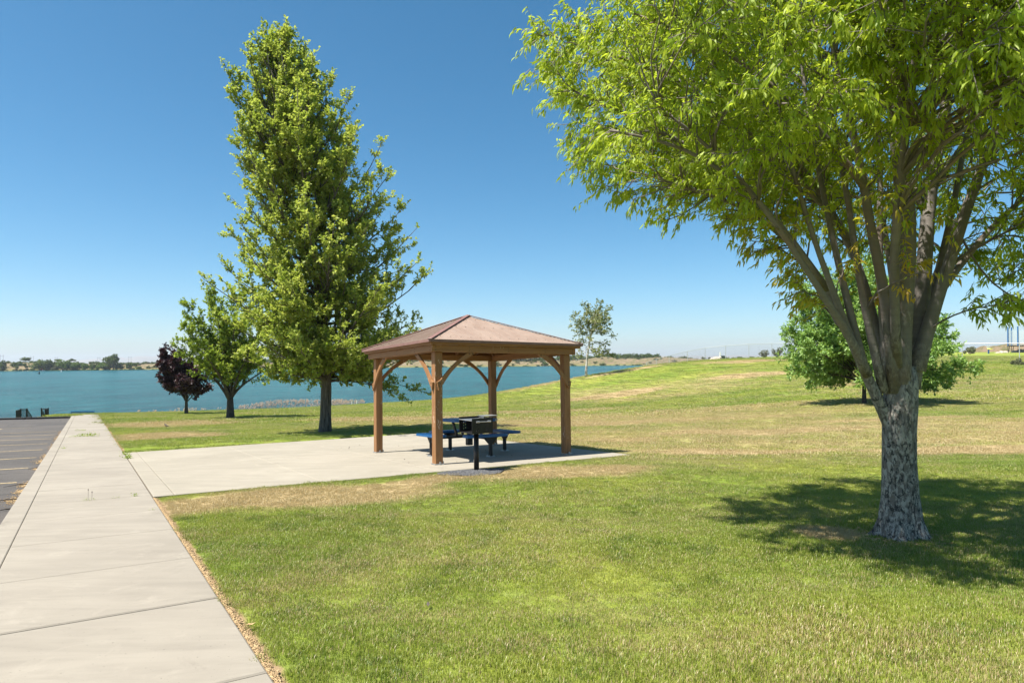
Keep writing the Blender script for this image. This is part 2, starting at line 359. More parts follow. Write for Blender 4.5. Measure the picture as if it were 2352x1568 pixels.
# ------------------------------------------------------------------ terrain: thin-plate spline through surveyed points
CA, SA = .838, .5457                                  # the path's frame: t across it, s along it
def st2xy(t, s): return (CA * t - SA * s, SA * t + CA * s)
def xy2ts(x, y): return (CA * x + SA * y, -SA * x + CA * y)
def plane(x, y): return .0038 * x - .0432 * y
ZW = -3.69                                            # water level
CP = [(5.98,52,-2.13),(7.37,64,-1.67),(8.4,75,-.31),(5.5,80,-1.14),(1.32,85,-2.21),(-4.33,85,-3.41),(-9.39,80,-3.34),(-16.5,76,-3.29),
 (-24.96,70,-3.34),(-25.8,50,-2.24),(-30.81,49,-2.25),(16.78,78,.9),(23.09,82,1.37),(28.88,83,1.54),(34.39,83,1.49),(38.3,70,1.11),
 (41.16,63,.79),(45.48,61,.8),(45.29,58,.69),(9.4,30,-.99),(16.34,52,-1.19),(19.5,62,-.45),(22.65,72,.44),(16.1,30,-.57),(21.62,45,-.31),
 (29.8,62,.28),(11.39,16,-.51),(21.38,30,-.69),(29.94,42,-.28),(39.22,55,.29),(85.6,120,1.87),(101.5,130,2.48),(65.7,120,1.93),(119.4,160,2.2),
 (25.44,97,.7),(26.88,92,1.11),(29.69,92,1.41),(31.38,88,1.44),(32.35,82,1.39),(24.11,115,-.56),(24.13,125,-1.13),(45,95,1.6),(40,130,1.2),
 (80,70,.9),(140,100,1.8),(160,200,2.0),(60,180,1.6),(60,20,-.1),(100,20,.4),(40,-20,.9),(120,-20,1.4),(14,92,-.9),(10,88,-1.4),(20,110,-.9)]
for x in (-70, -45, -25, -12, -4, 0, 4):
    for y in (-20, 0, 6, 12, 20, 30, 40): CP.append((x, y, plane(x, y)))
for x, y in ((8,0),(8,8),(8,13),(14,6),(20,2),(4,22),(3,30),(0,50),(-10,60),(-15,52)): CP.append((x, y, plane(x, y)))
CP = np.array(CP, dtype=float)
def _tps(P, Z, lam=.6):
    n = len(P); d = np.linalg.norm(P[:, None] - P[None], axis=2)
    K = np.where(d > 0, d**2 * np.log(d + 1e-9), 0) + lam * np.eye(n); Q = np.c_[np.ones(n), P]
    A = np.block([[K, Q], [Q.T, np.zeros((3, 3))]]); return np.linalg.solve(A, np.r_[Z, 0, 0, 0])
_C = _tps(CP[:, :2] / 10, CP[:, 2])
def tps(x, y):
    x = np.asarray(x, float); y = np.asarray(y, float); out = _C[-3] + _C[-2] * x / 10 + _C[-1] * y / 10
    for (cx, cy, _), c in zip(CP, _C):
        r2 = ((x - cx)**2 + (y - cy)**2) / 100; out = out + c * .5 * r2 * np.log(r2 + 1e-12)
    return out
SHORE = np.array([(-260,48),(-90,50),(-60,50),(-38,53),(-30,56),(-25,66),(-20,78),(-12,86),(-4,92),(5,93),(10,87),(13.5,88),(17,98),(19,116),(24,130),(60,142),(110,205),(200,420),(260,560)], float)
def shore_sd(x, y):
    """signed distance to the shoreline, + on land"""
    P = np.stack([x, y], -1)[..., None, :]; a, b = SHORE[:-1], SHORE[1:]; ab = b - a
    t = np.clip(((P - a) * ab).sum(-1) / (ab**2).sum(-1), 0, 1); d = np.linalg.norm(P - (a + t[..., None] * ab), axis=-1).min(-1)
    return np.where(y < np.interp(x, SHORE[:, 0], SHORE[:, 1]), d, -d)
def sstep(v, a, b): q = np.clip((v - a) / (b - a), 0, 1); return q * q * (3 - 2 * q)
def rect_sd(t, s, t0, t1, s0, s1):
    dx = np.maximum(t0 - t, t - t1); dy = np.maximum(s0 - s, s - s1); return np.maximum(dx, dy)
def ground(x, y, fine=True):
    x = np.asarray(x, float); y = np.asarray(y, float)
    z = tps(x, y); t, s = xy2ts(x, y)
    d = np.minimum(np.minimum(rect_sd(t, s, -.8, .76, -12, 57), rect_sd(t, s, .7, 9.7, 10.1, 19.9)), rect_sd(t, s, -40, -.6, -20, 53))
    near = 1 - sstep(d, .3, 3.5); z = z * (1 - near) + plane(x, y) * near
    if fine:
        inner = 1 - sstep(d, -.05, .02); z = z - .06 * inner
        lot = (1 - sstep(rect_sd(t, s, -60, -.55, -20, 53.2), -.25, .0)); z = z - .25 * lot - .55 * sstep(s, 52.9, 54.5) * sstep(-t, 1.6, 3.2) * (1 - sstep(-t, 40, 50))
        z = z + .02 * np.sin(x * 1.1 + 2 * np.sin(y * .7)) * np.sin(y * .9 + x * .3) * sstep(d, .2, 2) * .8 * (1 - sstep(y, 22, 32))
    sd = shore_sd(x, y); bank = sstep(sd, -1.0, 5.5); zb = ZW - 1.6 + 1.7 * sstep(sd, -9, 1.0)
    return np.where(sd > 5.5, z, np.minimum(zb * (1 - bank) + z * bank, np.maximum(z, zb)))
def gz(x, y): return float(ground(np.array([x]), np.array([y]), False)[0])

def sheet(name, xs, ys, zf, mat, keep=None):
    X, Y = np.meshgrid(xs, ys); Z = zf(X, Y); nx, ny = len(xs), len(ys)
    i = np.arange(ny - 1)[:, None] * nx + np.arange(nx - 1)[None]
    F = np.stack([i, i + 1, i + nx + 1, i + nx], -1).reshape(-1, 4)
    if keep is not None: F = F[keep(X, Y).ravel()[F[:, 0]]]
    return raw(name, np.stack([X, Y, Z], -1).reshape(-1, 3), F, mat, smooth=True)
u_ = np.linspace(-1, 1, 560); xs = 5 + 235 * np.sign(u_) * (.14 * np.abs(u_) + .86 * np.abs(u_)**3)
v_ = np.linspace(-.55, 1, 620); ys = 9 + 460 * np.sign(v_) * (.065 * np.abs(v_) + .25 * np.abs(v_)**3 + .685 * np.abs(v_)**5); ys = ys[ys > -30]
tag(sheet('lawn', xs, ys, ground, M_LAWN, lambda X, Y: shore_sd(X, Y) > -16), kind='structure')

# ------------------------------------------------------------------ path, slab, parking lot
def slab_piece(mb, ts, zoff=0, th=.16, inset=.010, lip=.008):
    """one concrete panel: polygon in (t, s), a chamfered rim"""
    n = len(ts); c = np.mean(ts, axis=0); P = []
    for q, dz, ins in ((ts, zoff - th, 0), (ts, zoff - lip, 0), (ts, zoff, inset)):
        for p in q:
            d = c - np.array(p); p2 = np.array(p) + np.sign(d) * ins; x, y = st2xy(*p2); P.append((x, y, plane(x, y) + dz))
    F = [tuple(range(2*n, 3*n))]
    for k in range(2): F += [(k*n+i, k*n+(i+1) % n, (k+1)*n+(i+1) % n, (k+1)*n+i) for i in range(n)]
    mb.add(P, F)
joints = [-10, -8.6, -7.1, -5.7, -4.3, -2.85, -1.4, .55, 2.0, 3.43, 4.88, 6.2, 7.62, 9.0, 10.38] + list(np.arange(11.8, 26, 1.46)) + [26.45] + list(np.arange(27.9, 57, 1.46))
wide = {4.88: .016, 3.43: .009, 26.45: .016}
mb = MB(); kb = MB()
for a, b in zip(joints[:-1], joints[1:]):
    ga, gb = wide.get(a, .0025), wide.get(b, .0025); dz = rng.uniform(-.002, .002) + .012
    slab_piece(mb, [(-.592, a + ga), (.755, a + ga), (.755, b - gb), (-.592, b - gb)], dz)
for a, b in zip(joints[::2][:-1], joints[::2][1:]):
    slab_piece(kb, [(-.79, a + .002), (-.5965, a + .002), (-.5965, b - .002), (-.79, b - .002)], .012, .30, .007, .006)
tag(mb.build('sidewalk', M_PATH), kind='structure'); tag(kb.build('kerb', M_PATH), kind='structure')
mb = MB(); slab_piece(mb, [(-.77, -10), (.74, -10), (.74, 56.8), (-.77, 56.8)], -.006, .05, 0, 0)
slab_piece(mb, [(.74, 10.25), (9.6, 10.25), (9.6, 19.5), (.74, 18.2)], -.010, .04, 0, 0)
tag(mb.build('joint_bed', M_JOINT), kind='structure')
mb = MB()
def edge_s(t): return 18.25 + (t - .77) / 8.85 * 1.45     # far edge of the slab
T = [.772, 1.03, 3.1, 5.14, 7.4, 9.6]; S = [10.2, 14.55]
for i in range(5):
    for k in range(2):
        if i == 0:
            for a, b in ((10.2, 12.9), (12.9, 15.6), (15.6, None)):
                if k: continue
                q = b if b else edge_s(T[0]); slab_piece(mb, [(T[0], a + .003), (T[1] - .002, a + .003), (T[1] - .002, q if b else edge_s(T[1])), (T[0], q)], .0125)
            continue
        g = .006 if i in (3,) else .002
        a0, a1 = T[i] + .002, T[i+1] - g
        lo_, hi_ = (S[0], S[1] - .004) if k == 0 else (S[1] + .004, None)
        slab_piece(mb, [(a0, lo_), (a1, lo_), (a1, hi_ or edge_s(a1)), (a0, hi_ or edge_s(a0))], .012 + .0015 * ((i + k) % 2))
tag(mb.build('picnic_slab', M_SLAB), kind='structure')
# parking lot, its painted lines and the far kerb
ts_ = np.linspace(-34, -.785, 40); ss_ = np.linspace(-12, 52.4, 80)
TT, SS = np.meshgrid(ts_, ss_); X, Y = st2xy(TT, SS); Z = plane(X, Y) - .115 + .012 * np.sin(TT * .9 + SS * .35) * sstep(-TT, .9, 3)
i = np.arange(79)[:, None] * 40 + np.arange(39)[None]; F = np.stack([i, i + 1, i + 41, i + 40], -1).reshape(-1, 4)
tag(raw('parking_lot', np.stack([X, Y, Z], -1).reshape(-1, 3), F, M_ASPHALT, smooth=True), kind='structure')
def lot_z(t, s): x, y = st2xy(t, s); return plane(x, y) - .115 + .012 * math.sin(t * .9 + s * .35) * float(sstep(np.array(-t), .9, 3))
mb = MB()
def stripe(t0, s0, t1, s1, w=.10):
    n = max(2, int(abs(t1 - t0) * 3) + 2); d = np.array([t1 - t0, s1 - s0]); d = d / np.linalg.norm(d); nn = np.array([-d[1], d[0]]) * w / 2
    V = []
    for q in np.linspace(0, 1, n):
        c = np.array([t0 + (t1 - t0) * q, s0 + (s1 - s0) * q])
        for sg in (-1, 1): p = c + nn * sg; x, y = st2xy(*p); V.append((x, y, lot_z(*p) + .006))
    mb.add(V, [(2*k, 2*k+2, 2*k+3, 2*k+1) for k in range(n - 1)])
for k in range(-3, 8): stripe(-6.2, 14.42 + 2.74 * k + .05, -1.02, 14.42 + 2.74 * k)
stripe(-3.9, 36.3, -3.3, 38.6, .2); stripe(-6, 38.2, -2.2, 39.0, .06)
tag(mb.build('parking_lines', M_STRIPE), kind='structure')
kb = MB()
for k in range(11):
    slab_piece(kb, [(-.83 - 3 * k, 52.3), (-3.82 - 3 * k, 52.3), (-3.82 - 3 * k, 52.5), (-.83 - 3 * k, 52.5)], .02, .3, .02, .02)
tag(kb.build('lot_kerb', M_ASPHALT), kind='structure')

# ------------------------------------------------------------------ water
def mat_water():
    t = NT('lake_water'); p = t.mapv(t.pos(), (1, 1, 0))
    big = t.noise(t.mapv(p, (.03, .02, 1)), 1.0, 7, .78)
    c = t.mix(t.ramp(big, [(.40, 0), (.60, 1)]), (.004, .082, .094, 1), (.016, .18, .185, 1))
    c = t.mix(t.ramp(t.noise(t.mapv(p, (.5, .16, 1)), 1.0, 5, .75), [(.42, .55), (.58, 0)]), c, (.002, .05, .062, 1))  # both noises put the ripples' light and dark into the colour
    t.col(c); t.set(.2, 0, .15); t.b.inputs['IOR'].default_value = 1.33
    a = t.noise(t.mapv(p, (.55, 1.5, 1), (0, 0, .12)), 1.0, 5, .72, .3); b = t.noise(t.mapv(p, (.10, .32, 1), (0, 0, -.1)), 1.0, 5, .65, .4)
    t.bump(t.math('ADD', a, t.math('MULTIPLY', b, 3.0)), 1.0, 1.6); return t.m
wm = MB(); wm.add([(-1500, 30, ZW), (1500, 30, ZW), (1500, 640, ZW), (-1500, 640, ZW)], [(0, 1, 2, 3)])
tag(wm.build('lake', mat_water()), kind='structure')

# ------------------------------------------------------------------ far shore, plain, mountains
def far_z(X, Y):
    D0 = 611 + 6 * np.sin(X * .011) + 3 * np.sin(X * .05)
    n = np.zeros_like(X)
    for k, (f, a) in enumerate(((.012, 1.0), (.03, .55), (.075, .32), (.17, .16))):
        n += a * (np.sin(X * f + 1.7 * k + 1.3 * np.sin(Y * f * .8 + k)) * np.cos(Y * f * 1.3 + X * f * .4 + k * 2.1))
    hgt = np.interp(X, [-900, -520, -400, -250, -150, -60, 60, 100, 200, 900], [7.2, 7.2, 7.0, 6.2, 5.0, 5.2, 5.2, 6.2, 5.4, 5.0])
    hill = 3.6 * np.exp(-((X - 88) / 17)**2 - ((Y - 645) / 22)**2) + 2.6 * np.exp(-((X - 150) / 22)**2 - ((Y - 650) / 22)**2)
    rise = sstep(Y - D0, -2, 30)
    back = sstep(Y, 690, 800)
    return ZW - 1 + (hgt * .9 + 1 + n * 1.5 + hill) * rise * (1 - back) + back * (hgt * .55 + 1.2)
def mat_far():
    t = NT('sandy_far_shore'); p = t.pos(); a = t.noise(p, .045, 5, .65); b = t.noise(p, .35, 5, .75); sep = t.n('SeparateXYZ'); t.l(p, sep.inputs[0])
    c = t.mix(t.ramp(a, [(.35, 0), (.65, 1)]), (.165, .12, .072, 1), (.25, .188, .122, 1))
    c = t.mix(t.ramp(b, [(.47, 0), (.56, .8)]), c, (.11, .12, .045, 1))
    mr = t.n('MapRange'); mr.inputs[1].default_value = ZW + 2.2; mr.inputs[2].default_value = ZW + .6; t.l(sep.outputs[2], mr.inputs[0])
    c = t.mix(t.math('MULTIPLY', mr.outputs[0], .8), c, (.17, .165, .06, 1))
    t.col(c); t.set(.95, 0, .1); t.bump(b, 1, 1.2); return t.m
M_FAR = mat_far()
tag(sheet('far_shore', np.linspace(-620, 620, 500), np.r_[np.linspace(604, 700, 60), np.linspace(705, 800, 12)], far_z, M_FAR), kind='structure')
def mat_plain():
    t = NT('dry_plain'); p = t.pos(); a = t.noise(t.mapv(p, (.004, .0015, 1)), 1.0, 5, .6)
    t.col(t.mix(t.ramp(a, [(.4, 0), (.6, 1)]), (.24, .20, .13, 1), (.09, .11, .045, 1))); t.set(.95, 0, .1); return t.m
gm = MB(); gm.add([(-9000, 795, -2.2), (9000, 795, -2.2), (9000, 8600, -2.2), (-9000, 8600, -2.2)], [(0, 1, 2, 3)])
tag(gm.build('plain', mat_plain()), kind='structure')
xm = np.linspace(-8000, 8000, 260); ym = np.linspace(7700, 8500, 14)
def mount(X, Y):
    prof = np.interp(X, [-8000, -6300, -5700, -5100, -4700, -4100, -3400, -2500, -1000, 300, 900, 1500, 2100, 2800, 3600, 4600, 6000, 8000],
                     [20, 22, 60, 95, 105, 92, 60, 40, 30, 28, 34, 52, 44, 54, 50, 44, 30, 20])
    rg = 6 * np.sin(X * .004) + 4 * np.sin(X * .011 + 1) + 3 * np.sin(X * .03)
    return -4 + (prof + rg) * sstep(Y, 7700, 8300) * (1 + .1 * np.sin(X * .02 + Y * .01))
tag(sheet('mountains', xm, ym, mount, simple('bare_hills', (.22, .18, .14, 1), (.15, .14, .10, 1), .002, .95, 0, 0)), kind='structure')
# the air: one closed box round everything
hb = bpy.data.meshes.new('haze'); bmx = bmesh.new(); bmesh.ops.create_cube(bmx, size=1); bmx.to_mesh(hb); bmx.free()
haze = bpy.data.objects.new('haze', hb); COL.objects.link(haze); haze.location = (0, 4300, 61); haze.scale = (19000, 8900, 134)
hm = bpy.data.materials.new('haze'); hm.use_nodes = True; hn = hm.node_tree; hn.nodes.remove(hn.nodes['Principled BSDF'])
pv = hn.nodes.new('ShaderNodeVolumePrincipled'); pv.inputs['Color'].default_value = (.82, .90, 1, 1); pv.inputs['Density'].default_value = 1.1e-4; pv.inputs['Anisotropy'].default_value = .2
hn.links.new(pv.outputs[0], hn.nodes['Material Output'].inputs['Volume']); hb.materials.append(hm); tag(haze, kind='stuff', label='thin pale summer haze over the lake and plain')

# ------------------------------------------------------------------ grass blades
def clump(name, n, size, h, wd, sd, lean=.5):
    r = np.random.default_rng(sd); P = np.c_[r.uniform(-size/2, size/2, (n, 2)), np.zeros(n)]
    az = r.uniform(0, 2*math.pi, n); L = h * r.uniform(.55, 1.15, n); dr = np.c_[np.cos(az), np.sin(az), np.zeros(n)]
    sdv = np.c_[-np.sin(az), np.cos(az), np.zeros(n)] ; ln = r.uniform(.1, 1, n)[:, None] * lean; W_ = wd * r.uniform(.7, 1.3, n)[:, None]
    z = np.array([0, 0, 1.]); Lc = L[:, None]
    m = P + z * Lc * .55 + dr * Lc * ln * .28; t_ = P + z * Lc * (1 - .35 * ln) + dr * Lc * ln * .95
    V = np.stack([P - sdv * W_ / 2, P + sdv * W_ / 2, m + sdv * W_ * .42, m - sdv * W_ * .42, t_], 1).reshape(-1, 3)
    b = np.arange(n)[:, None] * 5
    return raw(name, V, [b + np.array([[0, 1, 2, 3]]), b + np.array([[3, 2, 4]])], M_BLADE, link=False,
               attrs={'tint': np.repeat(r.uniform(0, 1, n), 5), 'rnd': np.repeat(r.uniform(0, 1, n), 5)})
GC = bpy.data.collections.new('grass_blades_source')
for q in [clump('clump_a', 330, .22, .029, .0026, 1), clump('clump_b', 330, .22, .035, .0026, 2, .8), clump('clump_c', 320, .22, .026, .0028, 3, .7),
          clump('clump_d', 260, .42, .038, .0058, 4, .7), clump('clump_e', 260, .42, .032, .006, 5, .7), clump('clump_f', 260, 1.1, .05, .018, 6, .7), clump('clump_g', 260, 1.1, .045, .02, 7, .7)]: GC.objects.link(q)
def lawn_ok(x, y):
    t, s = xy2ts(x, y); d = np.minimum(rect_sd(t, s, -60, .855, -12, 52.8), np.where((t > .7) & (t < 9.62) & (s > 10.10) & (s < edge_s(t) + .1), -1., 1.))
    d = np.minimum(d, rect_sd(t, s, -.8, .775, 50, 57)); return (d > .0) & (shore_sd(x, y) > 2.0)
def scatter(y0, y1, spacing, jit, xm=.84):
    ys_ = np.arange(y0, y1, spacing); P = []
    for yy in ys_:
        hw = xm * yy + .6; xx = np.arange(-hw, hw, spacing); P.append(np.c_[xx, np.full(len(xx), yy)])
    P = np.concatenate(P); P += rng.uniform(-jit, jit, P.shape) * spacing; return P[lawn_ok(P[:, 0], P[:, 1])]
tiers = [(scatter(2.3, 7.5, .12, .5), (0, 3)), (scatter(7.5, 13, .165, .5), (0, 3)), (scatter(13, 30, .30, .5), (3, 5)), (scatter(30, 88, .62, .5), (5, 7))]
# a fringe of small near clumps along the concrete edges
fr = []
for s0 in np.arange(2.6, 10.1, .05): fr.append((.85 + rng.exponential(.02) + .02 * (1 + math.sin(s0 * 2.3)), s0 + rng.uniform(-.03, .03)))
for t0 in np.arange(.95, 9.5, .06): fr.append((t0, 10.09 - rng.exponential(.02)))
for t0 in np.arange(.9, 9.5, .08): fr.append((t0, edge_s(t0) + .10))
for s0 in np.arange(10.2, 19.5, .08): fr.append((9.72, s0))
for s0 in np.arange(18.4, 50, .12): fr.append((.86 + rng.exponential(.04), s0))
fr = np.array(fr); fx, fy = st2xy(fr[:, 0], fr[:, 1])
PTS = np.concatenate([p for p, _ in tiers] + [np.c_[fx, fy]]); IDX = np.concatenate([rng.integers(a, b, len(p)) for p, (a, b) in tiers] + [rng.integers(0, 3, len(fx))])
SC = rng.uniform(.8, 1.25, len(PTS)); SC[-len(fx):] *= .62
big_n = np.array([mnoise.noise(Vector((x * .8, y * .8, 3))) for x, y in PTS]); SC *= 1 + .45 * big_n
dt, ds = xy2ts(PTS[:, 0], PTS[:, 1]); thin = (np.abs(dt - .90) < .05) & (ds < 10.1) & (rng.uniform(size=len(PTS)) < .35)
keep = ~thin & (np.hypot(PTS[:, 0] + .64, (PTS[:, 1] - 11.25) * 1.3) > .62) & (np.hypot(PTS[:, 0] - 3.6, PTS[:, 1] - 6.08) > .16); PTS, IDX, SC = PTS[keep], IDX[keep], SC[keep]
GP = bpy.data.meshes.new('lawn_grass'); GP.vertices.add(len(PTS))
GP.vertices.foreach_set('co', np.c_[PTS, ground(PTS[:, 0], PTS[:, 1]) - .002].astype(np.float32).ravel())
for nme, arr, ty in (('rotz', rng.uniform(0, 6.283, len(PTS)), 'FLOAT'), ('scl', SC, 'FLOAT'), ('pick', IDX, 'INT')):
    at = GP.attributes.new(nme, ty, 'POINT'); at.data.foreach_set('value', arr.astype(np.int32 if ty == 'INT' else np.float32))
go = bpy.data.objects.new('lawn_grass', GP); COL.objects.link(go); GP.materials.append(M_BLADE)
ng = bpy.data.node_groups.new('scatter_blades', 'GeometryNodeTree')
ng.interface.new_socket('Geometry', in_out='INPUT', socket_type='NodeSocketGeometry'); ng.interface.new_socket('Geometry', in_out='OUTPUT', socket_type='NodeSocketGeometry')
gi = ng.nodes.new('NodeGroupInput'); gu = ng.nodes.new('NodeGroupOutput'); ins = ng.nodes.new('GeometryNodeInstanceOnPoints'); ci = ng.nodes.new('GeometryNodeCollectionInfo')
ci.inputs[0].default_value = GC; ci.inputs[1].default_value = True; ins.inputs['Pick Instance'].default_value = True
def named(n_, ty):
    x = ng.nodes.new('GeometryNodeInputNamedAttribute'); x.data_type = ty; x.inputs[0].default_value = n_; return x.outputs[0]
cx = ng.nodes.new('ShaderNodeCombineXYZ'); L_ = ng.links.new
L_(gi.outputs[0], ins.inputs['Points']); L_(ci.outputs[0], ins.inputs['Instance']); L_(named('rotz', 'FLOAT'), cx.inputs[2]); L_(cx.outputs[0], ins.inputs['Rotation'])
L_(named('scl', 'FLOAT'), ins.inputs['Scale']); L_(named('pick', 'INT'), ins.inputs['Instance Index']); L_(ins.outputs[0], gu.inputs[0])
md = go.modifiers.new('scatter', 'NODES'); md.node_group = ng; tag(go, 'short mown grass with straw coloured dry patches', kind='stuff')
print('grass clumps', len(PTS))
# ------------------------------------------------------------------ pavilion, table, grill (all stand square to the slab)
ex = Vector((.8422, .5392, .0038 * .8422 - .0432 * .5392)).normalized(); nz = Vector((-.0038, .0432, 1)).normalized(); ey = nz.cross(ex)
PC = Vector((-.962, 14.5, plane(-.962, 14.5) + .0135))
FR = Matrix.Translation(PC) @ Matrix((ex, ey, nz)).transposed().to_4x4()
def grain(o, v): at = o.data.attributes.new('grain', 'FLOAT', 'POINT'); at.data.foreach_set('value', np.full(len(o.data.vertices), v, dtype=np.float32)); return o
pav = tag(empty('pavilion', FR), 'open timber picnic pavilion with brown metal hip roof on four square posts', 'pavilion')
H_ = 2.125; hp = 1.525
for sx in (-1, 1):
    for sy in (-1, 1):
        p = grain(MB().box((sx*hp, sy*hp, H_/2 + .0015), (.158, .158, H_ - .003), bev=.008).build('post', M_WOOD, pav), 0)
        MB().box((sx*hp, sy*hp, .012), (.19, .19, .018)).box((sx*hp + .11, sy*hp, .03), (.03, .03, .05)).box((sx*hp, sy*hp - .11*1, .03), (.03, .03, .05)).build('post_bracket', M_GREY, p)
        # knee braces: curved, one each way along the beams
        for ax in (0, 1):
            pts = []
            for q in np.linspace(0, 1, 13):               # outer (upper) arc, from post to beam
                pts.append((q, .10 * math.sin(math.pi * q)))
            P0 = np.array([.0, 1.50]); P1 = np.array([.70, H_ + .0]); dirv = (P1 - P0) / np.linalg.norm(P1 - P0); nn = np.array([-dirv[1], dirv[0]])
            L = np.linalg.norm(P1 - P0); up_ = [P0 + dirv * L * q + nn * (b * .45 + .045) for q, b in pts]; dn = [P0 + dirv * L * q + nn * (b * .75 - .055) for q, b in pts]
            up_[0] = np.array([-.055, 1.55]); dn[0] = np.array([-.02, 1.40]); up_[-1] = np.array([.60, H_ - .002]); dn[-1] = np.array([.79, H_ - .002])
            poly = [tuple(a) for a in up_] + [tuple(a) for a in dn[::-1]]
            off = hp + .08 + .022
            if ax == 0: b = MB().prism(poly, (sx*hp, sy*off, 0), (-sx, 0, 0), (0, 0, 1), (0, 1, 0), .042)
            else: b = MB().prism(poly, (sx*off, sy*hp, 0), (0, -sy, 0), (0, 0, 1), (1, 0, 0), .042)
            br = grain(b.build('knee_brace', M_WOOD, pav), 0)
            for (q, zz) in ((.0, 1.47), (.0, 1.53), (.64, H_ - .03), (.71, H_ - .03)):
                if ax == 0: c = (sx*(hp - q), sy*(off + .023), zz)
                else: c = (sx*(off + .023), sy*(hp - q), zz)
                MB().box(c, (.016, .016, .016)).build('bolt', M_BLACK, br)
for sg in (-1, 1):   # beams: outer pair in x runs past, y pair butts between
    g1 = grain(MB().box((0, sg*1.655, H_ + .064), (3.40, .045, .126), bev=.004).build('beam', M_WOOD, pav), 1)
    g2 = grain(MB().box((sg*1.677, 0, H_ + .064), (.045, 3.262, .126), bev=.004).build('beam', M_WOOD, pav), 2)
    for q in (-1.62, -.9, 0, .9, 1.62):
        for zz in (.035, .09):
            MB().box((q, sg*1.679, H_ + zz), (.014, .006, .014)).build('bolt', M_BLACK, g1); MB().box((sg*1.701, q * .985, H_ + zz), (.006, .014, .014)).build('bolt', M_BLACK, g2)
    grain(MB().box((0, sg*1.49, H_ + .066), (2.86, .04, .12)).build('inner_beam', M_WOOD, pav), 1)
    grain(MB().box((sg*1.49, 0, H_ + .066), (.04, 2.86, .12)).build('inner_beam', M_WOOD, pav), 2)
    grain(MB().box((0, sg*1.745, H_ + .168), (3.53, .04, .078), bev=.003).build('fascia_board', M_WOOD, pav), 1)
    grain(MB().box((sg*1.745, 0, H_ + .168), (.04, 3.448, .078), bev=.003).build('fascia_board', M_WOOD, pav), 2)
ZE, ZA, RE = H_ + .215, 3.04, 1.80
def roof_mat():
    t = NT('brown_roof_metal'); o = t.obj(); a = t.noise(o, 2.5, 5, .65, .5); b = t.noise(o, 22, 4, .7)
    c = t.mix(t.ramp(a, [(.35, 0), (.7, 1)]), (.27, .188, .142, 1), (.35, .262, .205, 1)); c = t.mix(t.ramp(b, [(.5, 0), (.75, .5)]), c, (.39, .32, .265, 1))
    c = t.mix(t.ramp(b, [(.26, .6), (.33, 0)]), c, (.16, .09, .06, 1))
    t.col(c); t.set(.52, 0, .35); t.bump(b, .08, .003); return t.m
M_ROOF = roof_mat(); M_CAP = simple('red_brown_trim', (.17, .085, .065, 1), (.24, .13, .10, 1), 6, .45, 0, .05)
M_UNDER = simple('roof_underside', (.16, .09, .055, 1), (.22, .13, .08, 1), 5, .8)
th = math.atan2(ZA - ZE, RE)
for k in range(4):
    Q = Matrix.Rotation(k * math.pi / 2, 3, 'Z')
    m = MB(); A_, B_, C_ = Vector((-RE, -RE, ZE)), Vector((RE, -RE, ZE)), Vector((0, 0, ZA)); n_ = (B_ - A_).cross(C_ - A_).normalized()
    V = [A_, B_, C_, A_ - n_*.012, B_ - n_*.012, C_ - n_*.012]; m.add([tuple(Q @ v) for v in V], [(0, 1, 2), (5, 4, 3), (0, 3, 4, 1), (1, 4, 5, 2), (2, 5, 3, 0)])
    # ribs running down the slope
    rb = m; i = 0; x = -RE + .06
    while x < RE - .03:
        fr_ = 1 - abs(x) / RE; p0 = Vector((x, -RE, ZE)) + n_*.004; p1 = Vector((x, -RE + RE * fr_ * .99, ZE + (ZA - ZE) * fr_ * .99)) + n_*.004
        big = (i % 4 == 0); rb.beam(Q @ p0, Q @ p1, .026 if big else .010, .007 if big else .003, up=tuple(Q @ n_)); x += .0555; i += 1
    sc = m
    for row in (.10, .5, .8):
        x = -RE * (1 - row) + .12
        while x < RE * (1 - row) - .1: sc.box(Q @ (Vector((x, -RE + RE * row, ZE + (ZA - ZE) * row)) + n_*.012), (.014, .014, .012), M=Q.to_4x4()); x += .222
    m.build('roof_panel', M_ROOF, pav)
    e0, e1 = Vector((-RE, -RE - .006, ZE - .018)), Vector((RE, -RE - .006, ZE - .018))
    MB().beam(Q @ e0, Q @ e1, .014, .05).build('drip_edge', M_CAP, pav)
    MB().beam(Q @ (Vector((-RE - .01, -RE - .01, ZE + .012)) + Vector((0, 0, 0))), Q @ Vector((0, 0, ZA + .022)), .085, .016, bev=.004).build('hip_cap', M_CAP, pav)
    grain(MB().beam(Q @ Vector((-1.66, -1.66, ZE - .06)), Q @ Vector((-.03, -.03, ZA - .085)), .04, .09).build('hip_rafter', M_WOOD, pav), 0)
    rf = MB()
    for xx in (-1.1, -.55, 0, .55, 1.1):
        fr_ = 1 - abs(xx) / RE; rf.beam(Q @ Vector((xx, -1.66, ZE - .055)), Q @ Vector((xx, -RE + RE * fr_ * .96, ZE - .055 + (ZA - ZE) * fr_ * .93)), .035, .085)
    grain(rf.build('rafter', M_WOOD, pav), 0)

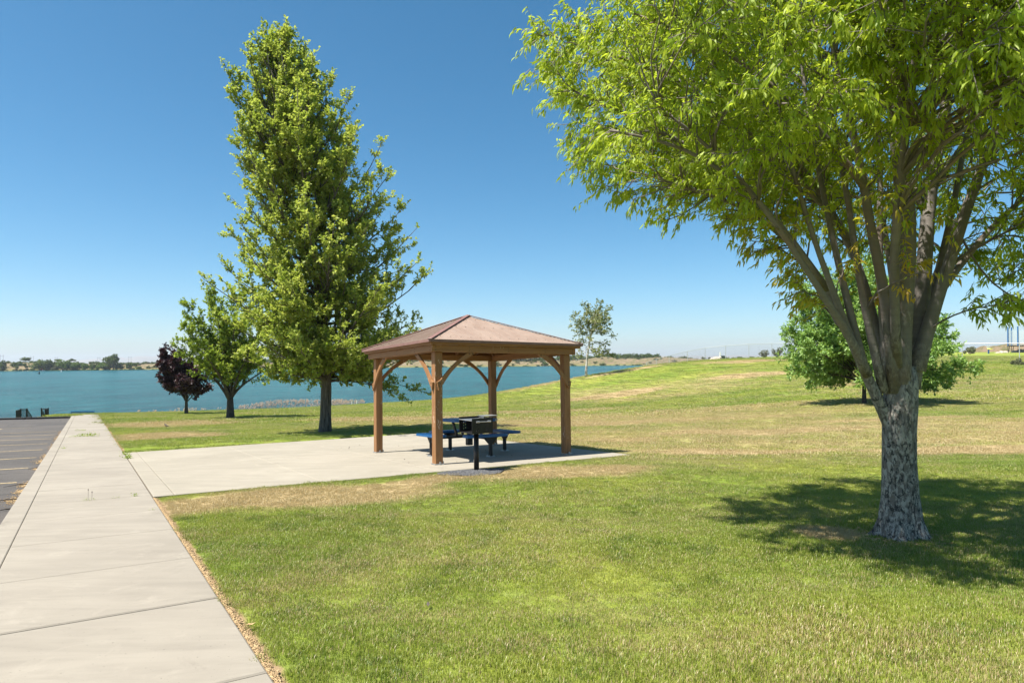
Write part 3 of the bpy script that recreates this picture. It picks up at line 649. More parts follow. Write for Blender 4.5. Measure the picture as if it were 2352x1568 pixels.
# picnic table: coated steel top, four separate bench seats on a black frame
tb = tag(empty('picnic_table', FR), 'blue ribbed steel picnic table with four attached seats on black legs under the pavilion', 'picnic table')
def plank(mb, cx, cy, L, D, z, ang, th=.045, rd=.09, slots=True):
    """coated slab with rounded corners and a ribbed top"""
    c, s_ = math.cos(ang), math.sin(ang); P = []
    for (sx, sy, a0) in ((1, 1, 0), (-1, 1, 90), (-1, -1, 180), (1, -1, 270)):
        for a in (0, 30, 60, 90): P.append((sx*(L/2 - rd) + rd*math.cos(R(a0 + a)), sy*(D/2 - rd) + rd*math.sin(R(a0 + a))))
    P = [(cx + c*x - s_*y, cy + s_*x + c*y) for x, y in P]
    mb.prism(P, (0, 0, z - th/2), (1, 0, 0), (0, 1, 0), (0, 0, 1), th)
    if slots:
        n = int((L - .06) / .042)
        for i in range(n):
            x = -L/2 + .04 + i * .042; mb.box((cx + c*x, cy + s_*x, z + .004), (.016, D - .05, .010), rz=ang)
top = MB(); Lt = .53; ct = .14
poly = [(Lt, -Lt+ct), (Lt, Lt-ct), (Lt-ct, Lt), (-Lt+ct, Lt), (-Lt, Lt-ct), (-Lt, -Lt+ct), (-Lt+ct, -Lt), (Lt-ct, -Lt)]
top.prism(poly, (0, .05, .733), (1, 0, 0), (0, 1, 0), (0, 0, 1), .05)
for i in range(24): 
    x = -Lt + .04 + i * .043; hw = Lt - max(0, abs(x) - (Lt - ct)) - .02; top.box((x, .05, .760), (.018, 2 * hw, .012))
top.build('table_top', M_BLUE, tb)
fr_ = MB()
for k, (dx, dy) in enumerate(((0, 1), (1, 0), (0, -1), (-1, 0))):
    ang = 0 if dx == 0 else math.pi / 2; rr = .93
    s_ = MB(); plank(s_, dx*rr - (.12 if dy == -1 else 0), dy*rr, 1.0, .30, .46, ang); seat = s_.build('seat', M_BLUE, tb)
    lg = MB(); cx_, cy_ = dx*.92, dy*.92
    lg.tube([(cx_, cy_, .012), (cx_, cy_, .36)], .043, 12); lg.box((cx_, cy_, .409), (.32 if dx == 0 else .2, .2 if dx == 0 else .32, .01))
    ax_ = (1, 0, 0) if dx == 0 else (0, 1, 0); an_ = (0, 1, 0) if dx == 0 else (1, 0, 0)
    lg.prism([(-.17, .404), (.17, .404), (.05, .27), (-.05, .27)], (cx_, cy_, 0), ax_, (0, 0, 1), an_, .05)
    leg = lg.build('leg', M_BLACK, tb); leg2 = MB().tube([(cx_, cy_, .001), (cx_, cy_, .012)], .10, 16)
    for a in range(4): leg2.tube([(cx_ + .075*math.cos(a*1.57+.78), cy_ + .075*math.sin(a*1.57+.78), .012), (cx_ + .075*math.cos(a*1.57+.78), cy_ + .075*math.sin(a*1.57+.78), .034)], .010, 6)
    leg2.build('base_plate', M_GREY, leg)
    MB().box((dx*.49, dy*.49, .375), (.86 if dx else .055, .86 if dy else .055, .05)).build('arm', M_BLACK, tb)
    MB().beam((dx*.30, dy*.30, .39), (dx*.40, dy*.40, .705), .045, .045).build('strut', M_BLACK, tb)
MB().box((0, 0, .30), (.125, .125, .24), bev=.01).box((0, 0, .56), (.07, .07, .29)).build('centre_box', M_BLACK, tb)

# park grill on a post
gb = PC + ex * .0; 
def onp(x, y): return Vector((x, y, plane(x, y)))
GR = Matrix.Translation(Vector((-.635, 11.42, plane(-.635, 11.42)))) @ Matrix((Vector((.8422, .5392, 0)), Vector((-.5392, .8422, 0)), Vector((0, 0, 1)))).transposed().to_4x4()
gr = tag(empty('park_grill', GR), 'black steel charcoal grill box on a single post in dark gravel before the pavilion', 'grill')
MB().tube([(0, 0, -.1), (0, 0, .665)], .045, 20).tube([(0, 0, .0), (0, 0, .02)], .062, 20).build('post', M_BLACK, gr, True)
def plate(mb, y, holes, x0=-.205, x1=.205, z0=.67, z1=.935, t_=.008):
    xs_ = sorted({x0, x1} | {h[0] for h in holes} | {h[1] for h in holes}); zs_ = sorted({z0, z1} | {h[2] for h in holes} | {h[3] for h in holes})
    for a, b in zip(xs_[:-1], xs_[1:]):
        for c, d in zip(zs_[:-1], zs_[1:]):
            mx_, mz_ = (a + b)/2, (c + d)/2
            if any(h[0] < mx_ < h[1] and h[2] < mz_ < h[3] for h in holes): continue
            mb.box((mx_, y, mz_), (b - a, t_, d - c))
hol = []
for i in range(3): hol += [(-.125, -.108, .715 + i*.055, .745 + i*.055), (-.088, -.070, .725 + i*.055, .755 + i*.055)]
for i in range(4):
    for k in range(3): hol.append((.065 + i*.019, .074 + i*.019, .715 + k*.045, .748 + k*.045))
bx = MB(); plate(bx, -.22, hol); plate(bx, .24, hol)
bx.box((.201, .01, .8), (.008, .452, .262)); bx.box((0, .01, .674), (.40, .452, .008)); bx.build('firebox', M_BLACK, gr)
g_ = MB()
for i in range(22): g_.tube([(-.20, -.21 + i*.0205, .895), (.19, -.21 + i*.0205, .895)], .004, 5)
g_.tube([(-.205, -.215, .895), (-.205, .235, .895)], .006, 6); g_.build('cooking_grate', M_GREY, gr)
for yy in (-.245,):
    h = MB(); h.tube([(-.10, yy, .88), (-.06, yy - .01, .875), (.06, yy - .012, .872), (.15, yy, .876)], .0085, 8)
    for x in (-.10, .12): h.tube([(x - .03, yy, .875), (x + .03, yy, .872)], .017, 10); h.tube([(x, yy + .03, .86), (x, yy - .01, .885)], .010, 8)
    h.build('handle', M_GREY, gr)
MB().box((.33, .17, .938), (.30, .22, .006)).box((.2, .17, .92), (.02, .2, .03)).build('shelf', M_GREY, gr)

# ------------------------------------------------------------------ benches beyond the crest of the lawn
def bench(loc, rz, label, w):
    b = tag(empty('park_bench', loc, rz), label, 'bench', 'blue benches facing the lake')
    s_ = MB(); plank(s_, 0, 0, w, .32, .45, 0, rd=.04); s_.build('seat', M_BLUE, b)
    k = MB()
    for i in range(int(w / .045)): k.box((-w/2 + .03 + i * .045, -.235, .64), (.022, .018, .24))
    k.tube([(-w/2, -.235, .76), (w/2, -.235, .76)], .028, 8); k.tube([(-w/2, -.235, .52), (w/2, -.235, .52)], .02, 8); k.build('backrest', M_BLUE, b)
    for sg in (-1, 1): MB().tube([(sg*w*.40, -.22, .60), (sg*w*.40, -.15, .40), (sg*w*.40, 0, .38), (sg*w*.40, 0, -.4)], .03, 8).build('leg', M_BLACK, b)
# top of the backrest shows above the crest
bench((-32.95, 50.5, 1.41 - (945.5 - 8.7 - 829) / 1506 * 50.5 - .69), .02, 'blue slatted bench at the lake end of the concrete path', 1.82)
bench((-12.05, 81.6, 1.41 - (922.0 - 2 - 829) / 1506 * 81.6 - .68), .06, 'blue bench on the shore seen through the pavilion, right of the white posts', 1.95)

# ------------------------------------------------------------------ stair railings at the corner of the lot
def railing(name, p0, p1, zt0, zt1, zb0, zb1, lab, n=5):
    r_ = tag(empty(name, (p0[0], p0[1], zb0)), lab, 'railing', 'black stair railings at the water'); o = np.array([p0[0], p0[1], zb0])
    a, b = np.array([*p0, zt0]) - o, np.array([*p1, zt1]) - o; c, d = np.array([*p0, zb0]) - o, np.array([*p1, zb1]) - o
    MB().tube([c, a], .035, 8).build('rail_post', M_BLACK, r_); MB().tube([d, b], .035, 8).build('rail_post', M_BLACK, r_)
    MB().tube([a - [0, 0, .05], b - [0, 0, .05]], .028, 6).build('top_rail', M_BLACK, r_); MB().tube([c + [0, 0, .1], d + [0, 0, .1]], .022, 6).build('bottom_rail', M_BLACK, r_)
    for i in range(1, n): q = i / n; MB().tube([c*(1-q) + d*q + [0, 0, .1], a*(1-q) + b*q - [0, 0, .05]], .014, 5).build('baluster', M_BLACK, r_)
def RP(u, v, Y): du, dv = u - 1176, v - 829; return ((du - .009*dv) / 1506 * Y, 1.41 - (dv + .009*du) / 1506 * Y)
def rail_uv(u0, u1, Y0, Y1, vt0, vt1, vb0, vb1, lab, n):
    x0, z0 = RP(u0, vt0, Y0); x1, z1 = RP(u1, vt1, Y1); _, b0 = RP(u0, vb0, Y0); _, b1 = RP(u1, vb1, Y1)
    railing('stair_railing', (x0, Y0), (x1, Y1), z0, z1, b0 - .15, b1 - .15, lab, n)
# (surveyed: the left flight's front, side and slope panels, then the right flight's)
rail_uv(37.5, 46.5, 46.6, 49.2, 941.3, 938.0, 959.8, 958.5, 'black railing panel at the left end of the left stair flight', 9)
rail_uv(47.6, 61.2, 49.3, 49.5, 938.0, 937.8, 958.0, 957.2, 'black railing across the head of the left stair flight', 7)
rail_uv(62.2, 73.0, 49.4, 53.5, 937.6, 954.8, 957.6, 958.6, 'black railing sloping down the right side of the left stair flight', 9)
rail_uv(94.6, 102.0, 49.4, 51.5, 936.4, 950.5, 955.8, 955.8, 'black railing sloping down the left side of the right stair flight', 7)
rail_uv(95.5, 110.2, 51.8, 52.0, 937.2, 936.8, 955.5, 955.0, 'black railing across the back of the right stair flight', 6)
rail_uv(103.5, 111.0, 49.0, 49.6, 938.8, 936.2, 955.5, 955.3, 'black railing panel at the right end of the right stair flight', 9)
# white marker posts and reeds on the shore
for (u, vt, vb, lab) in ((807.8, 920.8, 931.5, 'left of two thin white posts where the reeds end'), (819.4, 919.6, 931.0, 'right of two thin white posts where the reeds end')):
    x, zt = RP(u, vt, 79.5); _, zb = RP(u, vb, 79.5)
    m = MB().tube([(x, 79.5, zb - .5), (x, 79.5, zt)], .04, 8).tube([(x, 79.5, zt), (x, 79.5, zt + .03)], .05, 8); tag(m.build('marker_post', M_WHITE), lab, 'post', 'white posts on the shore')
# ------------------------------------------------------------------ trees
def bez(p0, p1, p2, p3, n):
    t = np.linspace(0, 1, n)[:, None]; p0, p1, p2, p3 = [np.asarray(q, float) for q in (p0, p1, p2, p3)]
    return (1-t)**3*p0 + 3*(1-t)**2*t*p1 + 3*(1-t)*t*t*p2 + t**3*p3
def interp_curve(pts, q):
    k = q * (len(pts) - 1); i = int(min(k, len(pts) - 2)); f = k - i; return pts[i]*(1-f) + pts[i+1]*f, nrm(pts[i+1] - pts[i])
def clen(p): return np.linalg.norm(np.diff(p, axis=0), axis=1).sum()
def branch_off(curves, r, per_m, la, lb, ang, up, t0=.2, inside=None, n=5, wind=(0, 0, 0), rk=.5, t1=.97, maxn=99):
    out = []
    for pts, rad in curves:
        L = clen(pts); k = min(maxn, r.poisson(per_m * L * (t1 - t0)))
        for j in range(k):
            q = t0 + (t1 - t0) * (j + r.uniform(0, 1)) / max(k, 1); p, T = interp_curve(pts, q)
            a = r.normal(size=3); a = nrm(a - T * np.dot(a, T)); d = nrm(T * math.cos(ang) + a * math.sin(ang) + np.array([0, 0, up * r.uniform(.3, 1.2)]) + np.array(wind))
            l = (la + lb * (1 - q) * L) * r.uniform(.65, 1.25)
            if inside is not None:
                for _ in range(4):
                    if inside((p + d*l)[None])[0]: break
                    l *= .62
            if l < .06: continue
            d2 = nrm(d + np.array([0, 0, up * .5]) + np.array(wind) + r.normal(size=3) * .14)
            c = bez(p, p + d*l*.35, p + d*l*.65 + r.normal(size=3)*l*.03, p + d*l*.55 + d2*l*.45, n)
            r0 = max(.003, min(np.interp(q, np.linspace(0, 1, len(rad)), rad) * .62, rk * l * .03 + .004)); out.append((c, np.linspace(r0, r0 * .35, n)))
    return out
def twigs(curves, r, per_m, l, ang, up, t0=.1, bias=(0, 0, 0)):
    P, D, L = [], [], []
    for pts, rad in curves:
        Lc = clen(pts); k = r.poisson(per_m * Lc) + 1
        q = t0 + (1 - t0) * r.uniform(0, 1, k); q[-1] = 1
        kk = q * (len(pts) - 1); i = np.minimum(kk.astype(int), len(pts) - 2); f = (kk - i)[:, None]
        p = pts[i]*(1-f) + pts[i+1]*f; T = nrm(pts[i+1] - pts[i]); a = r.normal(size=(k, 3)); a = nrm(a - T*(a*T).sum(1, keepdims=True))
        d = nrm(T*math.cos(ang) + a*math.sin(ang) + np.array([0, 0, up]) + np.array(bias)); P.append(p); D.append(d); L.append(l * r.uniform(.5, 1.3, k))
    return np.concatenate(P), np.concatenate(D), np.concatenate(L)
def leaves(name, P, D, L, m, size, width, droop, r, mat, parent, spread=1.0, lance=False, odd=None, flat=.5, bias=(0, 0, 0)):
    n = len(P); s = np.tile(np.linspace(.15, 1, m), n) + r.uniform(-.08, .08, n*m)
    B = np.repeat(P, m, 0) + np.repeat(D, m, 0) * (np.repeat(L, m) * s)[:, None] + r.normal(size=(n*m, 3)) * .012
    d = nrm(np.repeat(D, m, 0) * .55 + r.normal(size=(n*m, 3)) * .55 * spread + np.array([0, 0, -droop]) + np.array(bias))
    up = nrm(r.normal(size=(n*m, 3)) * (1 - flat) + np.array([-.15, 0, 1]) * flat + 1e-3)
    x = nrm(np.cross(d, up)); nn = np.cross(x, d); sz = (size * r.uniform(.6, 1.2, n*m))[:, None]; wd = width
    ti = np.clip(np.repeat(r.uniform(0, 1, n), m) * .55 + r.uniform(0, 1, n*m) * .45, 0, 1)
    if lance:
        V = np.stack([B, B + d*sz*.35 + x*sz*wd*.5 + nn*sz*.03, B + d*sz*.35 - x*sz*wd*.5 + nn*sz*.03, B + d*sz*.35 - nn*sz*.015,
                      B + d*sz*.70 + x*sz*wd*.36 - nn*sz*.03, B + d*sz*.70 - x*sz*wd*.36 - nn*sz*.03, B + d*sz - nn*sz*.16 - np.array([0, 0, .12]) * sz], 1)
        V = V[:, [0, 1, 2, 4, 5, 6]]; k = 6; b = np.arange(n*m)[:, None] * k
        F = [b + np.array([[0, 1, 2]]), b + np.array([[1, 3, 2]]), b + np.array([[2, 3, 4]]), b + np.array([[3, 5, 4]])]
    else:
        V = np.stack([B, B + d*sz*.45 + x*sz*wd*.5 + nn*sz*.06, B + d*sz - nn*sz*.10, B + d*sz*.45 - x*sz*wd*.5 + nn*sz*.06], 1)
        k = 4; b = np.arange(n*m)[:, None] * k; F = [b + np.array([[0, 1, 2]]), b + np.array([[0, 2, 3]])]
    F = [np.concatenate(F)]
    od = np.zeros(n*m) if odd is None else np.clip(odd(B) * (r.uniform(0, 1, n*m) < odd(B)), 0, 1)
    return raw(name, V.reshape(-1, 3), F, mat, parent, attrs={'tint': np.repeat(ti, k), 'odd': np.repeat(od, k)})
def wood(name, curves, mat, parent, big=.05, sticks=None, flute=0):
    m = MB()
    for i, (p, rd) in enumerate(curves):
        r0 = float(np.max(rd)); n = 20 if r0 > .14 else 12 if r0 > big else 6 if r0 > .015 else 4
        m.tube(p, rd, n, flute=flute if r0 > .08 else 0, seed=i)
    if sticks is not None:
        P, D, L = sticks; n = len(P); x = nrm(np.cross(D, [0, 0, 1.])); y = np.cross(D, x); w_ = .0022; a = [(1, 0), (-.5, .87), (-.5, -.87)]
        V = np.concatenate([np.stack([P + (x*c + y*s)*w_*2 for c, s in a], 1), np.stack([P + D*L[:, None] + (x*c + y*s)*w_*.6 for c, s in a], 1)], 1).reshape(-1, 3)
        b = np.arange(n)[:, None]*6; F = np.concatenate([b + np.array([[0, 1, 4, 3]]), b + np.array([[1, 2, 5, 4]]), b + np.array([[2, 0, 3, 5]])])
        m.V.append(V); m.F.setdefault(4, []).extend((F + m.n).tolist()); m.n += len(V)
    return m.build(name, mat, parent, True)
def envelope(prof, lean=0, depth=1.0):
    """prof: (h, left, right) -> inside test for points relative to the base"""
    H, Lf, Rt = np.array(prof).T
    def f(P):
        l = np.interp(P[:, 2], H, Lf, left=0, right=0); r_ = np.interp(P[:, 2], H, Rt, left=0, right=0); c = (l + r_)/2; w_ = np.maximum((r_ - l)/2, 1e-3)
        return ((P[:, 0] - c)/w_)**2 + (P[:, 1]/(w_*depth))**2 < 1
    f.at = lambda h: (np.interp(h, H, Lf), np.interp(h, H, Rt)); return f
def taper_pts(P, r0, r1, flare=0, k=1.0):
    q = np.linspace(0, 1, len(P)); rd = r0 + (r1 - r0) * q**k
    if flare: rd = rd * (1 + flare * np.exp(-q * len(P) * .9))
    return rd

# --- tall silver maple left of the pavilion
r = np.random.default_rng(5); bx_, by_ = -6.57, 23.0
t_ = tag(empty('maple_tree', (bx_, by_, gz(bx_, by_))), 'tall conical maple with light tipped upswept branches, beside the slab', 'tree')
env = envelope([(1.5,-1.0,1.2),(1.9,-2.5,1.9),(2.6,-2.9,3.2),(3.6,-3.4,3.8),(4.5,-3.9,4.0),(5.6,-3.9,3.6),(6.3,-3.3,3.6),(6.9,-3.2,3.2),(8.0,-3.1,3.2),(9.0,-3.3,2.8),(10.0,-3.4,2.5),(11.1,-3.4,1.6),(12.2,-3.3,.9),(13.1,-2.7,-.2),(13.9,-2.1,-.9),(14.6,-1.6,-1.3)])
LD = np.array([(0,0,-.3),(0,0,0),(.02,0,.6),(.05,.0,1.5),(.02,.1,3),(-.12,.05,4.6),(-.35,.1,6.4),(-.65,0,8.4),(-1.0,.05,10.4),(-1.3,0,12.4),(-1.48,0,14.2)])
LR = np.array([.27,.235,.19,.18,.165,.145,.12,.09,.06,.035,.012])
prim = []
for i in range(96):
    h = 1.75 + 11.6 * ((i + .5)/96)**1.28; az = i * 2.39996 + r.uniform(-.3, .3); q = h / 14.3
    phi = R(6 + 58 * min(1, q*1.25) + r.uniform(-8, 8)); base = np.array([np.interp(h, LD[:, 2], LD[:, 0]), np.interp(h, LD[:, 2], LD[:, 1]), h])
    d = np.array([math.cos(az), math.sin(az), 0]); l = .4
    while l < 6.5 and env((base + (d*math.cos(phi) + np.array([0, 0, math.sin(phi)])) * l)[None])[0]: l += .15
    l *= r.uniform(.82, 1.06)
    if l < .5: continue
    e = base + (d*math.cos(phi) + np.array([0, 0, math.sin(phi)]))*l; mid = base + d*l*.45*math.cos(phi*.6) + np.array([0, 0, l*.28*math.sin(phi) - .05*l])
    c = bez(base, base + (mid - base)*.6, mid + np.array([0, 0, -.02*l]), e, 8) + np.r_[0, np.ones(7)][:, None] * r.normal(size=(8, 3))*.03
    rr = .012 * l + .012; prim.append((c, np.linspace(rr, .008, 8)))
for i in range(16):
    az = i*2.39996; h = r.uniform(1.65, 2.7); d = np.array([math.cos(az), math.sin(az), .12]); l = r.uniform(1.0, 2.1); c = bez((0, 0, h), d*l*.4 + [0, 0, h + .1], d*l*.7 + [0, 0, h + .05], d*l + [0, 0, h - .1], 7); prim.append((c, np.linspace(.03, .006, 7)))
# the low loose sprays that hang over the water right of the trunk
for (e, s0) in (((3.7, .3, 1.3), 2.1), ((2.9, -.3, 1.15), 1.9), ((2.0, .4, 1.5), 1.8)):
    c = bez((0, 0, s0), (1.2, 0, s0 + .1), (2.2, e[1], s0 - .4), e, 8); prim.append((c, np.linspace(.03, .006, 8)))
sec = branch_off(prim, r, 4.4, .30, .36, R(42), .42, .06, env, wind=(.06, 0, 0))
ter = branch_off(sec, r, 3.4, .16, .25, R(38), .4, .15, None, n=3)
tw = twigs(sec + ter + [(p[4:], rd[4:]) for p, rd in prim], r, 6.0, .26, R(38), .35)
kx = np.array([mnoise.noise(Vector(p*.95 + 7)) for p in tw[0]]) > -.3
tw = tuple(a[kx] for a in tw)
wood('trunk', [(LD, LR)] + prim + sec, M_BARK_MAPLE, t_, sticks=tw, flute=.04); leaves('crown', *tw, 11, .115, .66, .05, r, M_LEAF_MAPLE, t_, flat=.68)
print('maple leaves', len(tw[0])*7)

def round_tree(name, base, label, seed, env, fork, trunk_r, limbs, spread, leafmat, barkmat, lsize, per=(3, 3, 5), m=7, group=None, cat='tree', up=.3, lw=.6, droop=.1, wind=(0, 0, 0), tl=.25, trunk_top=None, flat=.5, gzv=None, lance=False, flare=.35):
    r = np.random.default_rng(seed); z0 = gz(*base) if gzv is None else gzv
    t_ = tag(empty(name, (base[0], base[1], z0)), label, cat, group)
    top = trunk_top or (0, 0, fork); tp = bez((0, 0, -.25), (0, 0, fork*.35), (top[0]*.5, 0, fork*.7), top, 8); cur = [(tp, taper_pts(tp, trunk_r, trunk_r*.72, flare))]
    H0, H1 = limbs[1], limbs[2]; prim = []
    for i in range(limbs[0]):
        az = i*2.39996 + r.uniform(-.4, .4); h = H0 + (H1 - H0)*((i + .5)/limbs[0])**limbs[3]; l_, r_ = env.at(h); c = (l_ + r_)/2; w_ = (r_ - l_)/2
        tgt = np.array([c + math.cos(az)*w_*.86, math.sin(az)*w_*.86, h])
        if h < fork: s0 = np.array([0, 0, h]) 
        else: q = r.uniform(.72, 1); s0 = interp_curve(tp, q)[0]
        dl = tgt - s0; L = np.linalg.norm(dl); vert = np.array([0, 0, 1.]) * spread
        p = bez(s0, s0 + nrm(nrm(dl) + vert)*L*.33, tgt - nrm(nrm(dl)*1.0 + np.array([math.cos(az), math.sin(az), 0])*.5)*L*.25, tgt, 9)
        rr = trunk_r * (.42 if i < 7 else .26) * r.uniform(.8, 1.1); prim.append((p, np.linspace(rr, .008, 9)))
    sec = branch_off(prim, r, per[0], .3, .32, R(42), up, .18, env, wind=wind); ter = branch_off(sec, r, per[1], .15, .3, R(42), up, .15, env, n=4, wind=wind)
    tw = twigs(ter + sec + [(q[5:], w_[5:]) for q, w_ in prim], r, per[2], tl, R(45), up*.6, bias=wind)
    wood('trunk', cur + prim + sec, barkmat, t_, big=.03, sticks=tw); leaves('crown', *tw, m, lsize, lw, droop, r, leafmat, t_, flat=flat, lance=lance, bias=wind)
    print(name, 'leaves', len(tw[0])*m); return t_
round_tree('shade_tree', (-15.92, 37.0), 'spreading green tree with many steep limbs, between the purple tree and the tall maple', 21,
    envelope([(1.6,-.7,1.5),(1.9,-1.6,2.6),(2.2,-2.2,2.5),(2.8,-2.7,2.3),(3.6,-3.2,2.6),(4.6,-3.5,2.7),(5.6,-3.2,2.6),(6.4,-2.6,2.2),(7.1,-1.9,1.4),(7.7,-1.2,.2)]), 1.15, .22, (17, 2.4, 7.4, .8), 1.0, M_LEAF_GREEN, M_BARK_DARK, .135, (3.8, 4.2, 6.5), 10, lw=.7, flat=.72)
round_tree('purple_tree', (-22.38, 45.0), 'small dark purple leaved tree at the water edge of the lawn', 22,
    envelope([(1.15,-.3,.5),(1.35,-1.4,1.5),(1.9,-1.9,1.75),(2.5,-1.95,1.7),(3.1,-1.9,1.2),(3.7,-1.9,.5),(4.2,-1.7,-.1),(4.75,-1.3,-.7)]), .95, .12, (13, 1.6, 4.5, .9), .8, M_LEAF_PURPLE, M_BARK_DARK, .17, (6.5, 5.5, 8), 8, lw=.75, flat=.35)
round_tree('ash_tree', (16.1, 30.0), 'low bushy light green tree behind the big grey tree trunk', 23,
    envelope([(.45,-1.6,2.6),(.8,-3.3,4.6),(1.6,-3.8,4.9),(2.4,-3.95,4.1),(3.4,-3.9,3.7),(4.4,-3.4,3.3),(5.4,-2.9,2.8),(6.3,-2.0,2.0),(7.0,-1.0,1.0)]), 1.0, .10, (38, 1.0, 6.7, 1.1), .5, M_LEAF_ASH, M_BARK_DARK, .16, (5.2, 4.8, 8), 10, lw=.42, droop=.35, up=.12, flat=.4)
round_tree('birch_tree', (8.45, 75.0), 'thin wind bent birch with white trunk on the crest by the lake', 24,
    envelope([(1.9,-1.2,1.4),(2.6,-2.2,3.3),(3.6,-2.2,2.6),(4.6,-1.7,3.4),(5.6,-1.9,3.0),(6.6,-2.4,3.4),(7.4,-1.3,3.1),(8.4,-.6,2.9),(9.0,.3,2.0)]), 5.5, .13, (24, 2.4, 8.6, 1.0), .9, M_LEAF_BIRCH, M_BARK_BIRCH, .24, (2.2, 2.2, 3.0), 6, up=.15, droop=.35, wind=(.25, 0, 0), tl=.4, trunk_top=(.75, 0, 5.5))

# --- the big foreground tree
r = np.random.default_rng(8); hb_ = np.array([3.61, 6.08, gz(3.61, 6.08)])
t_ = tag(empty('shade_tree', tuple(hb_)), 'large foreground tree with mottled grey trunk, many rising limbs and drooping lime leaves', 'tree')
def HP(u, v, dy=0):        # limb points surveyed against the trunk's own depth, in metres from its base
    Y = 6.08 + dy; x, z = RP(u, v, Y); return np.array([x, Y, z]) - hb_
def limb(pts, w0, w1, n=14):
    P = np.array([HP(*p) for p in pts]); q = np.linspace(0, len(P) - 1, n); k = np.arange(len(P))
    # smooth through the points
    out = np.stack([np.interp(q, k, P[:, i]) for i in range(3)], 1)
    for _ in range(2): out[1:-1] = out[1:-1]*.5 + (out[:-2] + out[2:])*.25
    return (out, w0 + (w1 - w0) * np.linspace(0, 1, n)**.6)
px = 6.08 / 1506 / 2
TR = np.array([HP(2070, 1262), HP(2070, 1236), HP(2070, 1218), HP(2068, 1190), HP(2066, 1130), HP(2064, 1060), HP(2064, 990), HP(2066, 930), HP(2068, 880), HP(2070, 840)])
TRr = np.array([74, 61, 52, 47, 42.5, 39.5, 39, 40.5, 39, 32]) * px * 2 * .90
limbs = [limb([(2056,1000,0),(2020,925),(1985,850,-.1),(1945,760,-.15),(1900,660,-.2),(1850,590,-.25),(1760,510,-.3),(1700,470,-.3),(1600,440,-.3),(1480,400,-.3)], .090, .010, 22),
 limb([(2060,880,-.02),(2066,740,-.05),(2080,600,-.1),(2085,480,-.15),(2062,330,-.2),(2050,150,-.2),(2045,-60,-.3),(2030,-250,-.3)], .125, .05, 16),
 limb([(2090,890,.03),(2112,750,.1),(2125,600,.15),(2130,480,.2),(2150,350,.25),(2185,200,.3),(2200,0,.4),(2215,-200,.5)], .090, .04, 16),
 limb([(2105,850,0),(2135,740,-.05),(2168,640,-.1),(2215,500,-.15),(2262,350,-.2),(2335,240,-.25),(2400,150,-.3),(2500,20,-.3)], .076, .022, 16),
 limb([(2158,670,-.05),(2205,610,0),(2290,500,.05),(2390,430,.1),(2500,330,.1),(2640,200,.1)], .042, .012, 12),
 limb([(2052,880,.08),(2010,760,.2),(1985,640,.35),(1950,560,.45),(1890,440,.6),(1800,330,.7),(1700,250,.8),(1560,170,.9)], .060, .016, 16),
 limb([(2056,900,-.06),(2032,650,-.3),(2000,540,-.4),(1985,420,-.5),(1958,300,-.6),(1925,150,-.7),(1890,0,-.8),(1860,-160,-.9)], .056, .02, 16),
 limb([(1992,860,-.1),(1958,780,-.25),(1905,700,-.4),(1840,600,-.6),(1760,480,-.8),(1660,360,-.9),(1520,250,-1.1)], .048, .012, 14),
 limb([(2075,860,.12),(2060,700,.5),(2040,560,.9),(2010,440,1.2),(1950,330,1.6),(1880,240,2.0)], .05, .02, 12),
 limb([(2085,860,.12),(2120,700,.5),(2180,560,.9),(2230,430,1.3),(2290,330,1.6),(2350,250,1.9)], .05, .018, 12),
 limb([(2060,840,-.12),(2050,640,-.5),(2060,460,-.9),(2090,240,-1.3),(2120,0,-1.6),(2140,-250,-1.8)], .048, .02, 12),
 limb([(1950,770,-.15),(1880,640,-.1),(1790,520,.1),(1680,400,.2),(1560,320,.2),(1430,260,.1),(1320,210,0)], .046, .010, 14),
 limb([(1900,665,-.2),(1800,520,-.5),(1690,410,-.8),(1560,330,-1.0),(1400,300,-1.1)], .034, .009, 12),
 limb([(1985,430,-.5),(1890,300,-.6),(1760,180,-.6),(1620,90,-.6),(1450,30,-.6)], .034, .009, 12),
 limb([(1960,560,.45),(1850,420,.4),(1720,300,.3),(1580,200,.3),(1430,130,.2),(1350,110,.1)], .034, .009, 12),
 limb([(2120,480,.2),(2060,330,.6),(1960,200,1.0),(1850,80,1.3),(1720,-40,1.5)], .034, .010, 12),
 limb([(2135,450,.2),(2230,300,.7),(2340,170,1.1),(2450,60,1.4)], .034, .010, 10),
 limb([(2205,540,-.1),(2260,640,-.1),(2330,690,-.15),(2420,705,-.2)], .014, .005, 8),
 limb([(2190,600,-.05),(2260,560,-.3),(2330,520,-.5),(2420,500,-.6)], .018, .006, 8),
 limb([(1990,865,-.08),(1948,700,-.15),(1915,560,-.15),(1885,420,-.1),(1860,280,0),(1840,150,.1),(1820,-40,.2)], .044, .012, 14),
 limb([(1975,830,-.12),(1925,700,-.3),(1880,580,-.45),(1830,430,-.6),(1800,300,-.7),(1765,120,-.8)], .040, .010, 14),
 limb([(2030,900,-.04),(1998,760,-.12),(1972,640,-.2),(1955,500,-.25),(1930,360,-.3),(1895,200,-.35),(1870,40,-.4)], .048, .014, 14),
 limb([(2040,860,.1),(2025,700,.15),(2018,560,.2),(2025,400,.25),(2010,230,.3),(1985,60,.4)], .050, .016, 14),
 limb([(2120,800,.05),(2150,640,.2),(2190,480,.3),(2215,330,.4),(2250,150,.5),(2280,0,.6)], .046, .014, 14),
 limb([(2130,760,-.05),(2170,730,-.2),(2240,705,-.4),(2300,700,-.5)], .012, .004, 8)]
limbs[0] = (limbs[0][0], .080 + (.010 - .080) * np.linspace(0, 1, 22)**.42)
hx, hy = 0.0, 0.0
